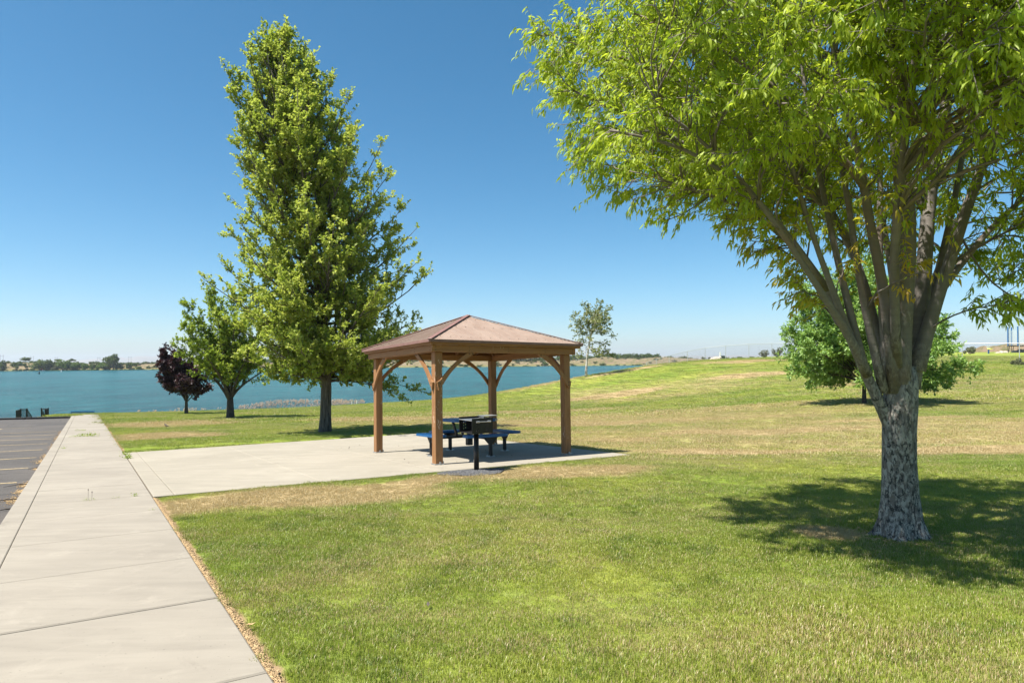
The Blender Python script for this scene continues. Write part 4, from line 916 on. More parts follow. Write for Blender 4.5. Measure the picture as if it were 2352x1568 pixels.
def henv(P):
    x, y, z = P[:, 0], P[:, 1], P[:, 2] + hb_[2] - 1.41          # height over the eye
    rad = np.hypot(np.minimum(x, x*.92), y*1.02)
    az = np.arctan2(y, -x)
    lo_ = np.interp(rad, [0, .5, .9, 1.25, 1.45, 1.7, 2.1, 2.7, 3.05, 3.3, 3.6], [.4, .36, .5, .86, 1.22, 1.38, 1.42, 1.48, 1.80, 2.25, 3.0])
    lo_ = np.where(x > .25, np.interp(rad, [0, .5, 1, 2, 3, 3.6], [1.1, .85, .72, 1.1, 1.9, 3.0]), lo_)
    lo_ = lo_ * (1 + np.clip(y, 0, 9) / 6.0)
    hi = 5.6 - .42 * rad**1.45
    return (z > lo_) & (z < hi) & (rad < 3.55 + .25*np.sin(az*5) )
# targets spread through the crown, each joined to the nearest lower limb point
NP = np.concatenate([c[i:i+1] for c, rd in limbs for i in range(3, len(c))]); NT_ = np.concatenate([nrm(np.gradient(c, axis=0))[i:i+1] for c, rd in limbs for i in range(3, len(c))])
NR = np.concatenate([rd[i:i+1] for c, rd in limbs for i in range(3, len(c))])
T_ = r.uniform([-3.8, -3.6, .6], [3.6, 3.6, 7.2], (26000, 3)); T_ = T_[henv(T_)]
radT = np.hypot(T_[:, 0], T_[:, 1]); 
# thin the inner and the right-hand parts, where the photo shows sky and bare limbs
pr = np.where(T_[:, 0] > .1, .62, 1.0) * np.where((radT < .9), .6, 1.0); T_ = T_[r.uniform(size=len(T_)) < pr]
ch = []; md_ = np.full(len(T_), 9.)
for i in range(len(T_)):
    if len(ch) >= 900: break
    if all(np.linalg.norm(T_[i] - T_[j]) > .27 for j in ch[-300:]): ch.append(i)
T_ = T_[ch]; sec = []
for tg in T_:
    d = tg - NP; L = np.linalg.norm(d, axis=1); cost = L + .9*np.maximum(0, NP[:, 2] - tg[2] + .25*L) + .5*(1 - (nrm(d)*NT_).sum(1))
    j = int(np.argmin(cost)); L = L[j]; p0 = NP[j]; 
    if L < .15: continue
    h = nrm(np.array([tg[0], tg[1], 0])); c = bez(p0, p0 + nrm(NT_[j] + nrm(d[j]))*L*.38, tg - nrm(nrm(d[j]) + h*.35 + np.array([0, 0, -.15]))*L*.3, tg, 8)
    c[1:-1] += r.normal(size=(6, 3))*.012*L
    r0 = min(NR[j]*.55, .006 + .009*L); sec.append((c, np.linspace(r0, .0035, 8)))
ter = branch_off(sec, r, 4.2, .22, .18, R(48), .05, .25, henv, n=5, rk=.3)
tips = [(c[3:], rd[3:]) for c, rd in sec]
outd = 0
tw = twigs(ter + tips + [(c[len(c)//2:], rd[len(c)//2:]) for c, rd in limbs[11:]], r, 15.0, .22, R(48), -.05)
keep_ = henv(tw[0] + np.array([0, 0, .18])) | (r.uniform(size=len(tw[0])) < .12)
kx = np.array([mnoise.noise(Vector(p*1.5)) for p in tw[0]]); keep_ &= kx > -.28
keep_ &= ~((tw[0][:, 1] < -.35) & (np.hypot(tw[0][:, 0], tw[0][:, 1]) < 2.1) & (r.uniform(size=len(kx)) < .35))
epi = [(limbs[i][0][6:], limbs[i][1][6:]) for i in (0, 0, 0, 0, 5, 6, 7, 7, 8, 11, 12, 13, 14)]; epi = [(c[5:], w_[5:]) if k_ < 4 else (c, w_) for k_, (c, w_) in enumerate(epi)]; epi = branch_off(epi, r, 4.6, .35, .05, R(60), .28, .0, None, n=5)
elow = twigs(epi, r, 12, .22, R(50), -.1); ek = (np.hypot(elow[0][:, 0], elow[0][:, 1]) < 2.9) & (elow[0][:, 2] + hb_[2] - 1.41 > .38) & (elow[0][:, 0] < .1)
elow = tuple(a[ek] for a in elow)
lowr = twigs([(c[3:], rd[3:]) for c, rd in limbs[-1:] + limbs[17:19]] + branch_off(limbs[-1:] + limbs[17:19], r, 7, .25, .2, R(45), .0, .25, None), r, 11, .2, R(45), -.1)
tw = tuple(np.concatenate([a[keep_], b, c]) for a, b, c in zip(tw, lowr, elow))
def oddf(B):
    z = B[:, 2] + hb_[2] - 1.41; rad = np.hypot(B[:, 0], B[:, 1]); nz_ = np.sin(B[:, 0]*3.1 + 1) * np.cos(B[:, 1]*2.7) * .35
    return np.clip((2.0 - z) * .6, 0, 1) * np.clip(1.6 - rad*.55, 0, 1) * np.clip(.8 + nz_, 0, 1) * 1.35 * (B[:, 0] < .2)
wood('trunk', [(TR, TRr)] + limbs + sec + ter + epi, M_BARK_HERO, t_, big=.03, sticks=tw, flute=.035)
hw = t_.children[0].data
co = np.empty(len(hw.vertices)*3, dtype=np.float32); hw.vertices.foreach_get('co', co); co = co.reshape(-1, 3)
rr_ = np.hypot(co[:, 0], co[:, 1]); az_ = np.arctan2(co[:, 1], co[:, 0]); k_ = np.clip(1 - (co[:, 2] + .05)/.42, 0, 1)**2 * (co[:, 2] < .4) * (rr_ < .6)
lob = .42*np.clip(np.sin(az_*5 + .6*np.sin(az_*2 + 1)), -.25, 1) + .12*np.sin(az_*11 + 2)
co[:, :2] *= (1 + k_*lob)[:, None]; hw.vertices.foreach_set('co', co.ravel()); hw.update()
leaves('crown', *tw, 17, .070, .26, .75, r, M_LEAF_HERO, t_, spread=.75, lance=True, odd=oddf, flat=.3, bias=(-.12, 0, 0))
print('hero leaves', len(tw[0])*9, 'twigs', len(tw[0]), 'sec', len(sec), 'ter', len(ter))
bk = MB()   # bark chips and bare soil round the foot
for k in range(160):
    a = r.uniform(0, 6.28); q = .26 + abs(r.normal())*.10; x, y = hb_[0] + q*math.cos(a), hb_[1] + q*math.sin(a); bk.box((x, y, float(ground(np.array([x]), np.array([y]))[0]) + .008), (r.uniform(.01, .05), r.uniform(.006, .02), .006), rz=r.uniform(0, 3))
tag(bk.build('bark_litter', M_LITTER), 'bark chips round the foot of the big tree', kind='stuff')

# ------------------------------------------------------------------ chain link fence over the hill
fp = [(49.5,57.5),(46.6,60.2),(43.4,63.2),(40.3,66.4),(37.6,70.0),(35.6,74.2),(34.2,78.0),(32.35,81.6),(30.9,85.5),(29.0,89.0),(27.0,91.6),(25.7,96.0),(24.7,103.0),(24.2,110.0),(24.0,117.0),(23.9,124.0)]
fh = 1.85; fen = tag(empty('chain_link_fence', (40.3, 66.4, gz(40.3, 66.4))), 'grey chain link fence crossing the hilltop and dropping to the lake', 'fence'); fo = np.array([40.3, 66.4, gz(40.3, 66.4)])
FZ = [gz(x, y) for x, y in fp]
for x, y in ((52.4, 55.0), (55.5, 52.5)): pass
G3 = np.array([(x, y, z) for (x, y), z in zip(fp, FZ)]) - fo
for g in G3: MB().tube([g - [0, 0, .3], g + [0, 0, fh + .03]], .036, 8).build('fence_post', M_GALV, fen)
MB().tube(G3 + np.array([0, 0, fh]), .028, 6).build('top_rail', M_GALV, fen)
wm = MB(); Vw = []; Fw = []
for a, b in zip(G3[:-1], G3[1:]):
    L = np.linalg.norm((b - a)[:2]); u = (b - a) / L; nn = np.array([-u[1], u[0], 0]) * .0019; s = .15
    for dr in (1, -1):
        q = -fh
        while q < L:
            pts = []
            for (s0, h0) in (((q, 0), (q + fh, fh)) if dr == 1 else ((q, fh), (q + fh, 0)),): pass
            x0, h0, x1, h1 = (q, 0., q + fh, fh) if dr == 1 else (q, fh, q + fh, 0.)
            ta = max(0, -x0 / (x1 - x0)); tb = min(1, (L - x0) / (x1 - x0))
            if tb > ta:
                P0 = a + u*(x0 + (x1-x0)*ta) + np.array([0, 0, h0 + (h1-h0)*ta]); P1 = a + u*(x0 + (x1-x0)*tb) + np.array([0, 0, h0 + (h1-h0)*tb])
                w_ = np.array([0, 0, .0017]); k = len(Vw); Vw += [P0 - nn - w_, P0 + nn + w_, P1 + nn + w_, P1 - nn - w_, P0 - nn + w_, P0 + nn - w_, P1 + nn - w_, P1 - nn + w_]; Fw += [(k, k+1, k+2, k+3), (k+4, k+5, k+6, k+7)]
            q += s
raw('wire_mesh', np.array(Vw), np.array(Fw), simple('weathered_wire', (.20, .20, .20, 1), (.28, .28, .27, 1), 9, .7, .2, 0), fen)

# ------------------------------------------------------------------ generic small bush
def bush_mesh(name, n, seed, flatk=1.0, q=.09, mat=None, lobes=9):
    r = np.random.default_rng(seed); C = r.normal(size=(lobes, 3)) * [.30, .30, .16*flatk] + [0, 0, .45*flatk]; Rr = r.uniform(.18, .36, lobes)
    i = r.integers(0, lobes, n); d = nrm(r.normal(size=(n, 3))); P = C[i] + d * (Rr[i] * r.uniform(.55, 1.05, n)**.6)[:, None]; P[:, 2] = np.abs(P[:, 2])
    a = nrm(r.normal(size=(n, 3))); b = nrm(np.cross(a, r.normal(size=(n, 3)))); s = q * r.uniform(.5, 1.3, n)[:, None]
    V = np.stack([P - a*s, P + b*s*.5, P + a*s, P - b*s*.5], 1).reshape(-1, 3)
    o = raw(name, V, np.arange(n*4).reshape(-1, 4), mat, link=False, attrs={'tint': np.repeat(r.uniform(0, 1, n), 4), 'odd': np.zeros(n*4)}); return o.data
BM = {}
for key, mt in (('dark', M_LEAF_FAR), ('bright', M_LEAF_FARB), ('sage', M_LEAF_SAGE)): BM[key] = [bush_mesh('bush', 1500, 40 + k, 1, .075, mt) for k in range(3)]
def bush(name, x, y, z, w_, h, key, label, k=0, group=None, cat='bush', trunk=False):
    t_ = tag(empty(name, (x, y, z)), label, cat, group); c = bpy.data.objects.new('crown' if trunk else 'foliage', BM[key][k % 3]); COL.objects.link(c); c.parent = t_
    c.scale = (w_, w_, h * 1.15 if not trunk else h * .8); c.rotation_euler = (0, 0, k * 1.7); c.location = (0, 0, -h*.05 if not trunk else h*.28)
    m = MB()
    if trunk:
        m.tube([(0, 0, -.5), (0, 0, h*.3), (w_*.04, 0, h*.6)], [h*.045, h*.035, h*.02], 8)
        for a in range(5): m.tube([(0, 0, h*.28), (math.cos(a*1.3)*w_*.15, math.sin(a*1.3)*w_*.15, h*.5), (math.cos(a*1.3)*w_*.28, math.sin(a*1.3)*w_*.28, h*.7)], [h*.02, h*.014, h*.006], 6)
        m.build('trunk', M_BARK_DARK, t_)
    else:
        for a in range(4): m.tube([(0, 0, -.2), (math.cos(a*1.6)*w_*.12, math.sin(a*1.6)*w_*.12, h*.35)], [h*.02, h*.01], 5)
        m.build('stems', M_BARK_DARK, t_)
    return t_
def far_uv(xa, ya, Y=612):   # crop coordinates of the shore strip -> x, z at distance Y
    return RP(xa*.16667, 784 + ya*.16667, Y)
fars = [(30,252,378,118,'dark','dark round bush at the left frame edge of the far shore'),(560,252,380,250,'dark','widest dark thicket on the far shore, above the white boat'),
 (668,236,382,110,'dark','dark pointed bush at the right end of the widest thicket'),(800,326,384,150,'sage','grey green low shrub right of the widest thicket'),
 (915,248,376,165,'bright','bright green bush left of the twin lower green bush on the far shore'),(1062,276,376,120,'bright','lower bright bush right of the tallest bright green bush'),
 (975,325,380,150,'dark','dark low bush at the waterline under the bright green bush'),(1203,300,377,110,'bright','rounded mid green bush standing alone between two gaps on the far shore'),
 (1300,296,376,80,'dark','narrow dark bush left of the bush beside the lone tall tree'),(1405,284,376,150,'bright','broad bush just left of the lone tall tree'),
 (1640,295,374,110,'dark','dark bush just right of the lone tall tree'),(1770,278,368,90,'dark','olive bush on the dune right of the lone tall tree'),
 (255,272,335,150,'dark','low olive scrub on the bank near the left frame edge'),(1500,300,376,80,'dark','dark bush at the foot of the lone tall tree'),(1900,335,370,70,'bright','small green bush at the waterline near the purple tree')]
for k, (xa, y0, y1, wa, key, lab) in enumerate(fars):
    x, zt = far_uv(xa, y0, 618); _, zb = far_uv(xa, y1, 618); bush('shore_bush', x, 618, zb - .3, wa*.068*1.02, (zt - zb), key, lab, k, 'bushes along the far shore')
for k, (xa, y0, y1, wa, lab, D) in enumerate(((1560,168,372,175,'lone tall broad crowned tree on the far shore left of the purple tree',616),(345,213,262,110,'small flat crowned tree on the skyline at far left',700),(800,235,268,90,'small tree on the skyline above the grey green shrub',700),(990,230,268,80,'small loose tree on the skyline above the bright green bushes',700))):
    x, zt = far_uv(xa, y0, D); _, zb = far_uv(xa, y1, D); bush('shore_tree', x, D, zb - .4, wa*.068*D/612, (zt - zb)*1.02, 'dark', lab, k, 'trees of the far shore', 'tree', k == 0)
# olive and sage scrub of the dunes and the willow belt behind, too many to count
r = np.random.default_rng(31); Vs, Fs, Ts = [], [], []; nb = 0
def scrub(name, cnt, xr, yr, size, hgt, key, label, mask=None):
    r = np.random.default_rng(cnt + int(size*10)); X = r.uniform(*xr, cnt); Y = r.uniform(*yr, cnt)
    if mask is not None: k = mask(X, Y, r); X, Y = X[k], Y[k]
    Z = far_z(X, Y); me = BM[key]; src = []
    for m_ in me:
        co = np.empty(len(m_.vertices)*3, dtype=np.float32); m_.attributes['position'].data.foreach_get('vector', co); co = co.reshape(-1, 4, 3)[:260]; src.append(co)
    V = []
    for i in range(len(X)):
        s = size * r.uniform(.5, 1.4); a = r.uniform(0, 6.28); c = src[i % 3].reshape(-1, 3); c = c*2 - c*1.0
        cc = np.c_[(c[:, 0]*math.cos(a) - c[:, 1]*math.sin(a))*s, (c[:, 0]*math.sin(a) + c[:, 1]*math.cos(a))*s, c[:, 2]*hgt*s/size*r.uniform(.6, 1.2)]; 
        # widen the leaf cards a little: there are fewer of them
        q = cc.reshape(-1, 4, 3); m0 = q.mean(1, keepdims=True); cc = (m0 + (q - m0)*1.9).reshape(-1, 3); V.append(cc + [X[i], Y[i], Z[i] - .1])
    V = np.concatenate(V); n = len(V)//4
    tag(raw(name, V, np.arange(n*4).reshape(-1, 4), {'dark': M_LEAF_FAR, 'bright': M_LEAF_FARB, 'sage': M_LEAF_SAGE}[key], attrs={'tint': np.repeat(r.uniform(0, 1, n), 4), 'odd': np.zeros(n*4)}), label, kind='stuff')
scrub('dune_scrub', 420, (-560, 330), (612, 690), 3.0, 1.8, 'sage', 'grey green scrub dotting the sandy dunes of the far shore')
scrub('dune_scrub', 900, (-560, 330), (612, 680), 3.2, 2.4, 'dark', 'olive scrub dotting the sandy dunes of the far shore', lambda X, Y, r: r.uniform(size=len(X)) < np.where(X < -230, 1, .3))
scrub('waterline_scrub', 300, (-560, 300), (611, 616), 3.6, 1.7, 'dark', 'continuous green fringe along the far waterline', lambda X, Y, r: r.uniform(size=len(X)) < np.where(X < -250, 1, .7))
scrub('willow_belt', 240, (-160, 20), (690, 760), 12, 11, 'sage', 'pale green willow belt behind the dunes seen through the pavilion')
scrub('willow_belt', 160, (-330, 200), (700, 780), 8, 5.5, 'dark', 'low green tree line behind the dunes')
scrub('willow_belt', 90, (105, 155), (690, 760), 9, 6.0, 'dark', 'green scrub hollow between the two right hand dunes')
# skyline poles
for k, (xa, ytop, D, lab) in enumerate(((24,180,1500,'power poles at the left frame edge'),(443,200,1700,'power poles left of the widest thicket'),(775,210,1900,'power poles above the grey green shrub'),(1362,210,1900,'power poles left of the lone tall tree'),(1790,205,1800,'power poles right of the lone tall tree'))):
    x, zt = far_uv(xa, ytop, D); t_ = tag(empty('power_pole', (x, D, -2.4)), 'twin pole wooden ' + lab, 'power pole', 'power poles on the plain'); h = zt + 2.4
    for sg in (-1, 1): MB().tube([(sg*3.3, 0, 0), (sg*3.3, 0, h)], [.30, .2], 6).build('pole', M_BARK_DARK, t_)
    MB().box((0, 0, h*.88), (10.5, .3, .35)).build('crossarm', M_BARK_DARK, t_)
x, zt = RP(1340 + 0, 815, 1900); m_ = MB(); x, zt = RP((2160 + 1065/5.88)/1.6327, (1300 + 190/5.88)/1.6327, 1700)
t_ = MB(); 
for sg in ((-1, -1), (1, -1), (0, 1)): t_.tube([(sg[0]*.6, sg[1]*.6, 0), (sg[0]*.12, sg[1]*.12, zt + 2.4)], [.12, .08], 4)
for k in range(1, 9): t_.box((0, 0, (zt + 2.4)*k/9), (.9*(1 - k*.08), .9*(1 - k*.08), .12))
o_ = t_.build('radio_mast', M_GREY); o_.location = (x, 1700, -2.4); tag(o_, 'thin radio mast on the plain right of the birch', 'mast')
# boat and buoys
x, z = RP((535/3.675)/1.6327, 0, 560)[0], ZW
bt = tag(empty('motor_boat', (x, 560, ZW)), 'small white motor boat with a red canopy far out on the lake', 'boat')
hull = MB(); hull.add([(-2.6,-.8,.55),(1.6,-.9,.6),(3.1,0,.85),(1.6,.9,.6),(-2.6,.8,.55),(-2.5,-.5,-.2),(1.2,-.5,-.2),(2.4,0,-.1),(1.2,.5,-.2),(-2.5,.5,-.2)],
 [(0,1,6,5),(1,2,7,6),(2,3,8,7),(3,4,9,8),(4,0,5,9),(0,4,3,1),(1,3,2),(5,6,7,8,9)]); hull.build('hull', M_WHITE, bt)
MB().box((.6, 0, .95), (.1, 1.3, .6)).build('windscreen', M_GREY, bt); MB().box((-.5, 0, 1.75), (2.0, 1.4, .14)).tube([(-1.3, .6, .5), (-1.3, .6, 1.7)], .05, 5).tube([(.4, -.6, .5), (.4, -.6, 1.7)], .05, 5).build('canopy', simple('red_canvas', (.35, .03, .02, 1), (.45, .05, .04, 1)), bt)
MB().box((-2.8, 0, .45), (.4, .4, .8), bev=.08).build('outboard_motor', M_BLACK, bt)
for (ua, va, D, mt, lab) in ((540/3.675, (1280+448/3.675), 386, M_BLACK, 'dark can buoy below the white boat'), (848/3.675, 1280+415/3.675, 500, M_WHITE, 'white can buoy right of the boat')):
    x, _ = RP(ua/1.6327, va/1.6327, D); b = MB().tube([(0, 0, -.4), (0, 0, .2), (0, 0, .9), (0, 0, 1.25)], [.42, .45, .30, .28], 12).tube([(0, 0, 1.25), (0, 0, 1.6)], .06, 6).build('buoy', mt); b.location = (x, D, ZW); tag(b, lab, 'buoy', 'channel buoys on the lake')

# ------------------------------------------------------------------ reeds on the shore
r = np.random.default_rng(77); Vr, Fr = [], []
def reed(x, y, z, h, lean):
    w_ = .008; k = len(Vr); tx = x + lean*h; m = z + h*.6
    Vr.extend([(x - w_, y, z), (x + w_, y, z), (x + lean*h*.4 + w_*.8, y, m), (x + lean*h*.4 - w_*.8, y, m), (tx, y, z + h), (tx + .01, y + .01, z + h)]); Fr.append((k, k+1, k+2, k+3)); Fr.append((k+3, k+2, k+5, k+4))
    for j in range(5):   # plume
        k = len(Vr); s = .10 * r.uniform(.6, 1.2); px_, pz = tx + r.normal()*.05 + lean*.1*j, z + h - .02 + r.normal()*.05 + .03*j; a = r.uniform(0, 6.28)
        Vr.extend([(px_ - s*math.cos(a)*.5, y - s*math.sin(a)*.5, pz), (px_, y, pz - s*.35), (px_ + s*.8, y + s*math.sin(a)*.5, pz + s*.3), (px_, y, pz + s*.45)]); Fr.append((k, k+1, k+2, k+3))
for k in range(700):
    u = (1 - r.uniform(0, 1)**1.4) * 290 + 545 if k % 12 else r.uniform(300, 545); Y = 71 + 9*(u - 560)/250 + r.uniform(-1, 2.5)
    if u < 500: Y = 53 + r.uniform(0, 2) + (u - 350)/40
    vt = np.interp(u, [330, 520, 560, 620, 700, 820], [943, 936, 930, 921, 918, 919]) + abs(r.normal())*7; x, zt = RP(u, vt, Y); zb = gz(x, Y)
    if u > 800 and r.uniform() < .6: continue
    if zt - zb > .25: reed(x, Y, max(zb, zt - 1.9), min(1.9, zt - zb), .18 + r.normal()*.12)
nr_ = len(Vr); M_REED = simple('dry_reed', (.50, .34, .24, 1), (.64, .46, .34, 1), 3, .9)
ro = MB(); ro.V = [np.array(Vr)]; ro.F = {4: [list(f) for f in Fr]}; ro.n = nr_; tag(ro.build('reeds', M_REED), 'tan feathery reeds along the shore behind the tall maple', kind='stuff')

# ------------------------------------------------------------------ hilltop: rocks, utility box, post, shrubs, play area
def rock(name, x, y, z, s, label, seed, group):
    bm = bmesh.new(); bmesh.ops.create_icosphere(bm, subdivisions=3, radius=1)
    for v in bm.verts:
        n_ = mnoise.noise(v.co*1.3 + Vector((seed*3.1, 0, 0)))*.45 + mnoise.noise(v.co*3.5 + Vector((seed, 2, 0)))*.12; v.co *= (1 + n_); v.co = Vector((v.co.x*s[0], v.co.y*s[1], v.co.z*s[2]))
    me = bpy.data.meshes.new(name); bm.to_mesh(me); bm.free(); me.materials.append(M_ROCK); o = bpy.data.objects.new(name, me); COL.objects.link(o); o.location = (x, y, z + s[2]*.35); tag(o, label, 'rock', group)
def cuv(xc, yc, D): return RP((2600 + xc/5.88)/1.6327, (1250 + yc/5.88)/1.6327, D)
for k, (xc, yc, s, lab) in enumerate(((385,590,.65,'low pinkish rock at the left end of the hilltop heap'),(450,575,.6,'second rock from the left in the hilltop heap'),(505,560,.7,'middle rock of the hilltop heap'),(555,545,.75,'tallest rock of the hilltop heap left of the white post'),(575,572,.45,'small rock at the foot of the white marker on the hilltop'))):
    x, z = cuv(xc, yc, 93); rock('boulder', x, 93, z - s*.5, (s, s*.8, s*.62), lab, k + 1, 'rocks heaped on the hilltop')
x, z = cuv(638, 558, 93.5); zt = cuv(638, 500, 93.5)[1]
ub = tag(empty('utility_box', (x, 93.5, z)), 'dark green utility box on the hilltop beside the white marker', 'utility box'); M_DKG = simple('dark_green_enamel', (.03, .05, .045, 1), (.05, .07, .06, 1), 5, .5)
MB().box((0, 0, (zt - z)/2), (.62, .5, zt - z), bev=.03).build('cabinet', M_DKG, ub); MB().box((0, 0, zt - z + .03), (.68, .56, .06), bev=.01).build('lid', M_DKG, ub)
x, z = cuv(592, 570, 92.8); zt = cuv(588, 440, 92.8)[1]
wp = tag(empty('water_marker', (x, 92.8, z - .2)), 'white post with a thin rod beside the hilltop utility box', 'post'); MB().box((0, 0, .62), (.17, .12, 1.25), bev=.01).build('post', M_WHITE, wp); MB().tube([(0, 0, 1.2), (-.05, 0, zt - z + .2)], .02, 5).build('rod', M_GREY, wp)
for k, (xc, yb, yt, wc, lab) in enumerate(((1570,528,380,240,'left of two sparse olive shrubs behind the hilltop fence'),(1850,525,325,270,'right of two sparse olive shrubs behind the hilltop fence, next to the light green tree'))):
    D = 97; x, z = cuv(xc, yb, D); zt = cuv(xc, yt, D)[1]; r = np.random.default_rng(90 + k); t_ = tag(empty('shrub', (x, D, z - .2)), lab, 'shrub', 'olive shrubs behind the fence'); h = zt - z + .2; w_ = wc/9.6*D/1506
    pr_ = []
    for i in range(16):
        a = i*2.4; e = np.array([math.cos(a)*w_*.48*r.uniform(.4, 1), math.sin(a)*w_*.3, h*r.uniform(.6, 1.0)]); pr_.append((bez((0, 0, 0), (e[0]*.3, e[1]*.3, h*.3), (e[0]*.8, e[1]*.8, e[2]*.6), e, 6), np.linspace(.02, .006, 6)))
    tw = twigs(pr_, r, 9, .22, R(45), .2, t0=.35); wood('stems', pr_, M_BARK_DARK, t_, sticks=tw); leaves('foliage', *tw, 6, .16, .5, .1, r, M_LEAF_SAGE, t_)
# the grass bank beyond the fence rises to a dirt mound
def puv(xc, yc, D): return RP((3540 + xc/6.273)/1.6327, (1150 + yc/6.273)/1.6327, D)
def mound_z(X, Y):
    base = tps(X, Y) - .3; pr_ = np.interp(X, [78, 90, 94, 96.5, 99, 101, 105, 113, 150], [-1.5, -.6, 0, 1.0, .8, 1.4, 1.6, 1.8, 2.0]); rg = .18*np.sin(X*1.7) + .14*np.sin(X*3.9 + Y)
    return base + (pr_ + rg + .3) * sstep(Y, 127, 132) * (1 - sstep(Y, 134, 141))
tag(sheet('dirt_mound', np.linspace(76, 160, 120), np.linspace(126, 152, 30), mound_z, mat_far()), kind='structure')
rk = 0
for (xc, yc, s, lab) in ((1260,1100,.7,'pale rock left of the pale rock slab by the right fence post'),(1370,1090,.9,'pale flat rock just right of the near fence post'),(1450,1080,.8,'grey rock left of the trampoline leg'),(1700,1070,.9,'dark rock under the blue poles'),(1820,1050,1.1,'large pale rock at the right frame edge'),(640,1075,.6,'pale rock beside the sparse weed behind the fence')):
    D = 124; x, z = puv(xc, yc, D); rock('field_stone', x, D, z - s*.25, (s, s*.7, s*.45), lab, 10 + rk, 'rocks along the foot of the dirt mound'); rk += 1
D = 121.5; x, z = puv(1050, 1118, D); zt = puv(1050, 920, D)[1]; H = zt - z
bh = tag(empty('toy_basketball_hoop', (x, D, z - .05)), 'small basketball hoop with blue pole and yellow rim beyond the fence', 'basketball hoop')
MB().tube([(0, 0, 0), (0, 0, H*.62)], .13, 10).build('pole', M_BLUEPAD, bh); MB().box((0, .02, H*.90), (.58, .05, .50), bev=.01).build('backboard', M_WHITE, bh)
ln_ = MB(); [ln_.box(c, d) for c, d in (((0, -.012, H*.99), (.36, .01, .03)), ((0, -.012, H*.84), (.36, .01, .03)), ((-.17, -.012, H*.915), (.03, .01, .22)), ((.17, -.012, H*.915), (.03, .01, .22)))]; ln_.build('backboard_square', M_BLACK, bh)
a = np.linspace(0, 2*math.pi, 25); MB().tube(np.c_[np.cos(a)*.40, np.sin(a)*.30 - .33, np.full(25, H*.66)], .06, 8).build('rim', M_YEL, bh)
D = 123.; xl, zg = puv(1500, 1100, D); xr, zm = puv(1580, 918, D); xp, zt = puv(1650, 440, D); cxT = xl + 2.6
tr = tag(empty('trampoline', (cxT, D, zg)), 'round trampoline with tall blue padded net poles at the right edge', 'trampoline'); hm_ = zm - zg; rT = 2.1
MB().tube(np.c_[np.cos(a)*rT, np.sin(a)*rT, np.full(25, hm_)], .08, 8).build('frame', M_BLACK, tr)
MB().tube([(0, 0, hm_ - .06), (0, 0, hm_ - .02)], rT*.95, 24).build('jumping_mat', M_BLACK, tr)
for k in range(4):
    q = k*math.pi/2 + math.pi*.98; c_, s_ = math.cos(q), math.sin(q); MB().tube([(c_*rT, s_*rT, hm_), (c_*(rT + .35), s_*(rT + .35), 0)], .05, 6).build('leg', M_BLACK, tr)
for k in range(6):
    q = k*math.pi/3 + 2.75; c_, s_ = math.cos(q), math.sin(q); MB().tube([(c_*rT, s_*rT, 0), (c_*rT, s_*rT, hm_)], .045, 6).build('pole_foot', M_BLACK, tr); MB().tube([(c_*rT, s_*rT, hm_), (c_*rT, s_*rT, hm_*.5 + 4.3)], .11, 8).build('padded_pole', M_BLUEPAD, tr)
nm = NT('net'); nm.col((.55, .60, .62, 1)); nm.b.inputs['Alpha'].default_value = .22
nv = []; nf = []
for k in range(24):
    q = k/24*2*math.pi; nv += [(math.cos(q)*rT*.93, math.sin(q)*rT*.93, hm_), (math.cos(q)*rT*.93, math.sin(q)*rT*.93, hm_ + 2.9)]; nf.append((2*k, (2*k+2) % 48, (2*k+3) % 48, 2*k+1))
raw('safety_net', np.array(nv), np.array(nf), nm.m, tr)
for k, (u, v, wpx, hpx, D, key, lab) in enumerate(((2337.5, 840, 22, 20, 58.5, 'sage', 'leafy pale shrub at the fence line near the right frame edge'), (2237, 836, 16, 9, 62.5, 'sage', 'dry weed tuft along the fence line right of the light green tree'), (2228, 811, 16, 17, 108, 'sage', 'thin weed on the bank behind the fence, left of the hoop'))):
    x, z = RP(u, v, D); bush('shrub', x, D, z - .05, wpx*D/1506, hpx*D/1506, key, lab, k, 'shrubs by the right part of the fence')
# tall green grass along the fence foot
r = np.random.default_rng(60); V = []; 
for a_, b_ in zip(fp[:-1], fp[1:]):
    n = int(np.hypot(b_[0]-a_[0], b_[1]-a_[1]) * 55)
    for q in r.uniform(0, 1, n):
        x = a_[0] + (b_[0]-a_[0])*q + r.normal()*.22; y = a_[1] + (b_[1]-a_[1])*q + r.normal()*.22; z = gz(x, y); h = r.uniform(.08, .32); an = r.uniform(0, 3.14); l = r.normal()*.08
        V += [(x - .012*math.cos(an), y - .012*math.sin(an), z - .02), (x + .012*math.cos(an), y + .012*math.sin(an), z - .02), (x + l, y + l, z + h)]
V = np.array(V); tag(raw('fence_line_grass', V, np.arange(len(V)).reshape(-1, 3), M_LEAF_GREEN, attrs={'tint': np.repeat(r.uniform(0, 1, len(V)//3), 3), 'odd': np.zeros(len(V))}), 'longer green grass growing along the foot of the fence', kind='stuff')

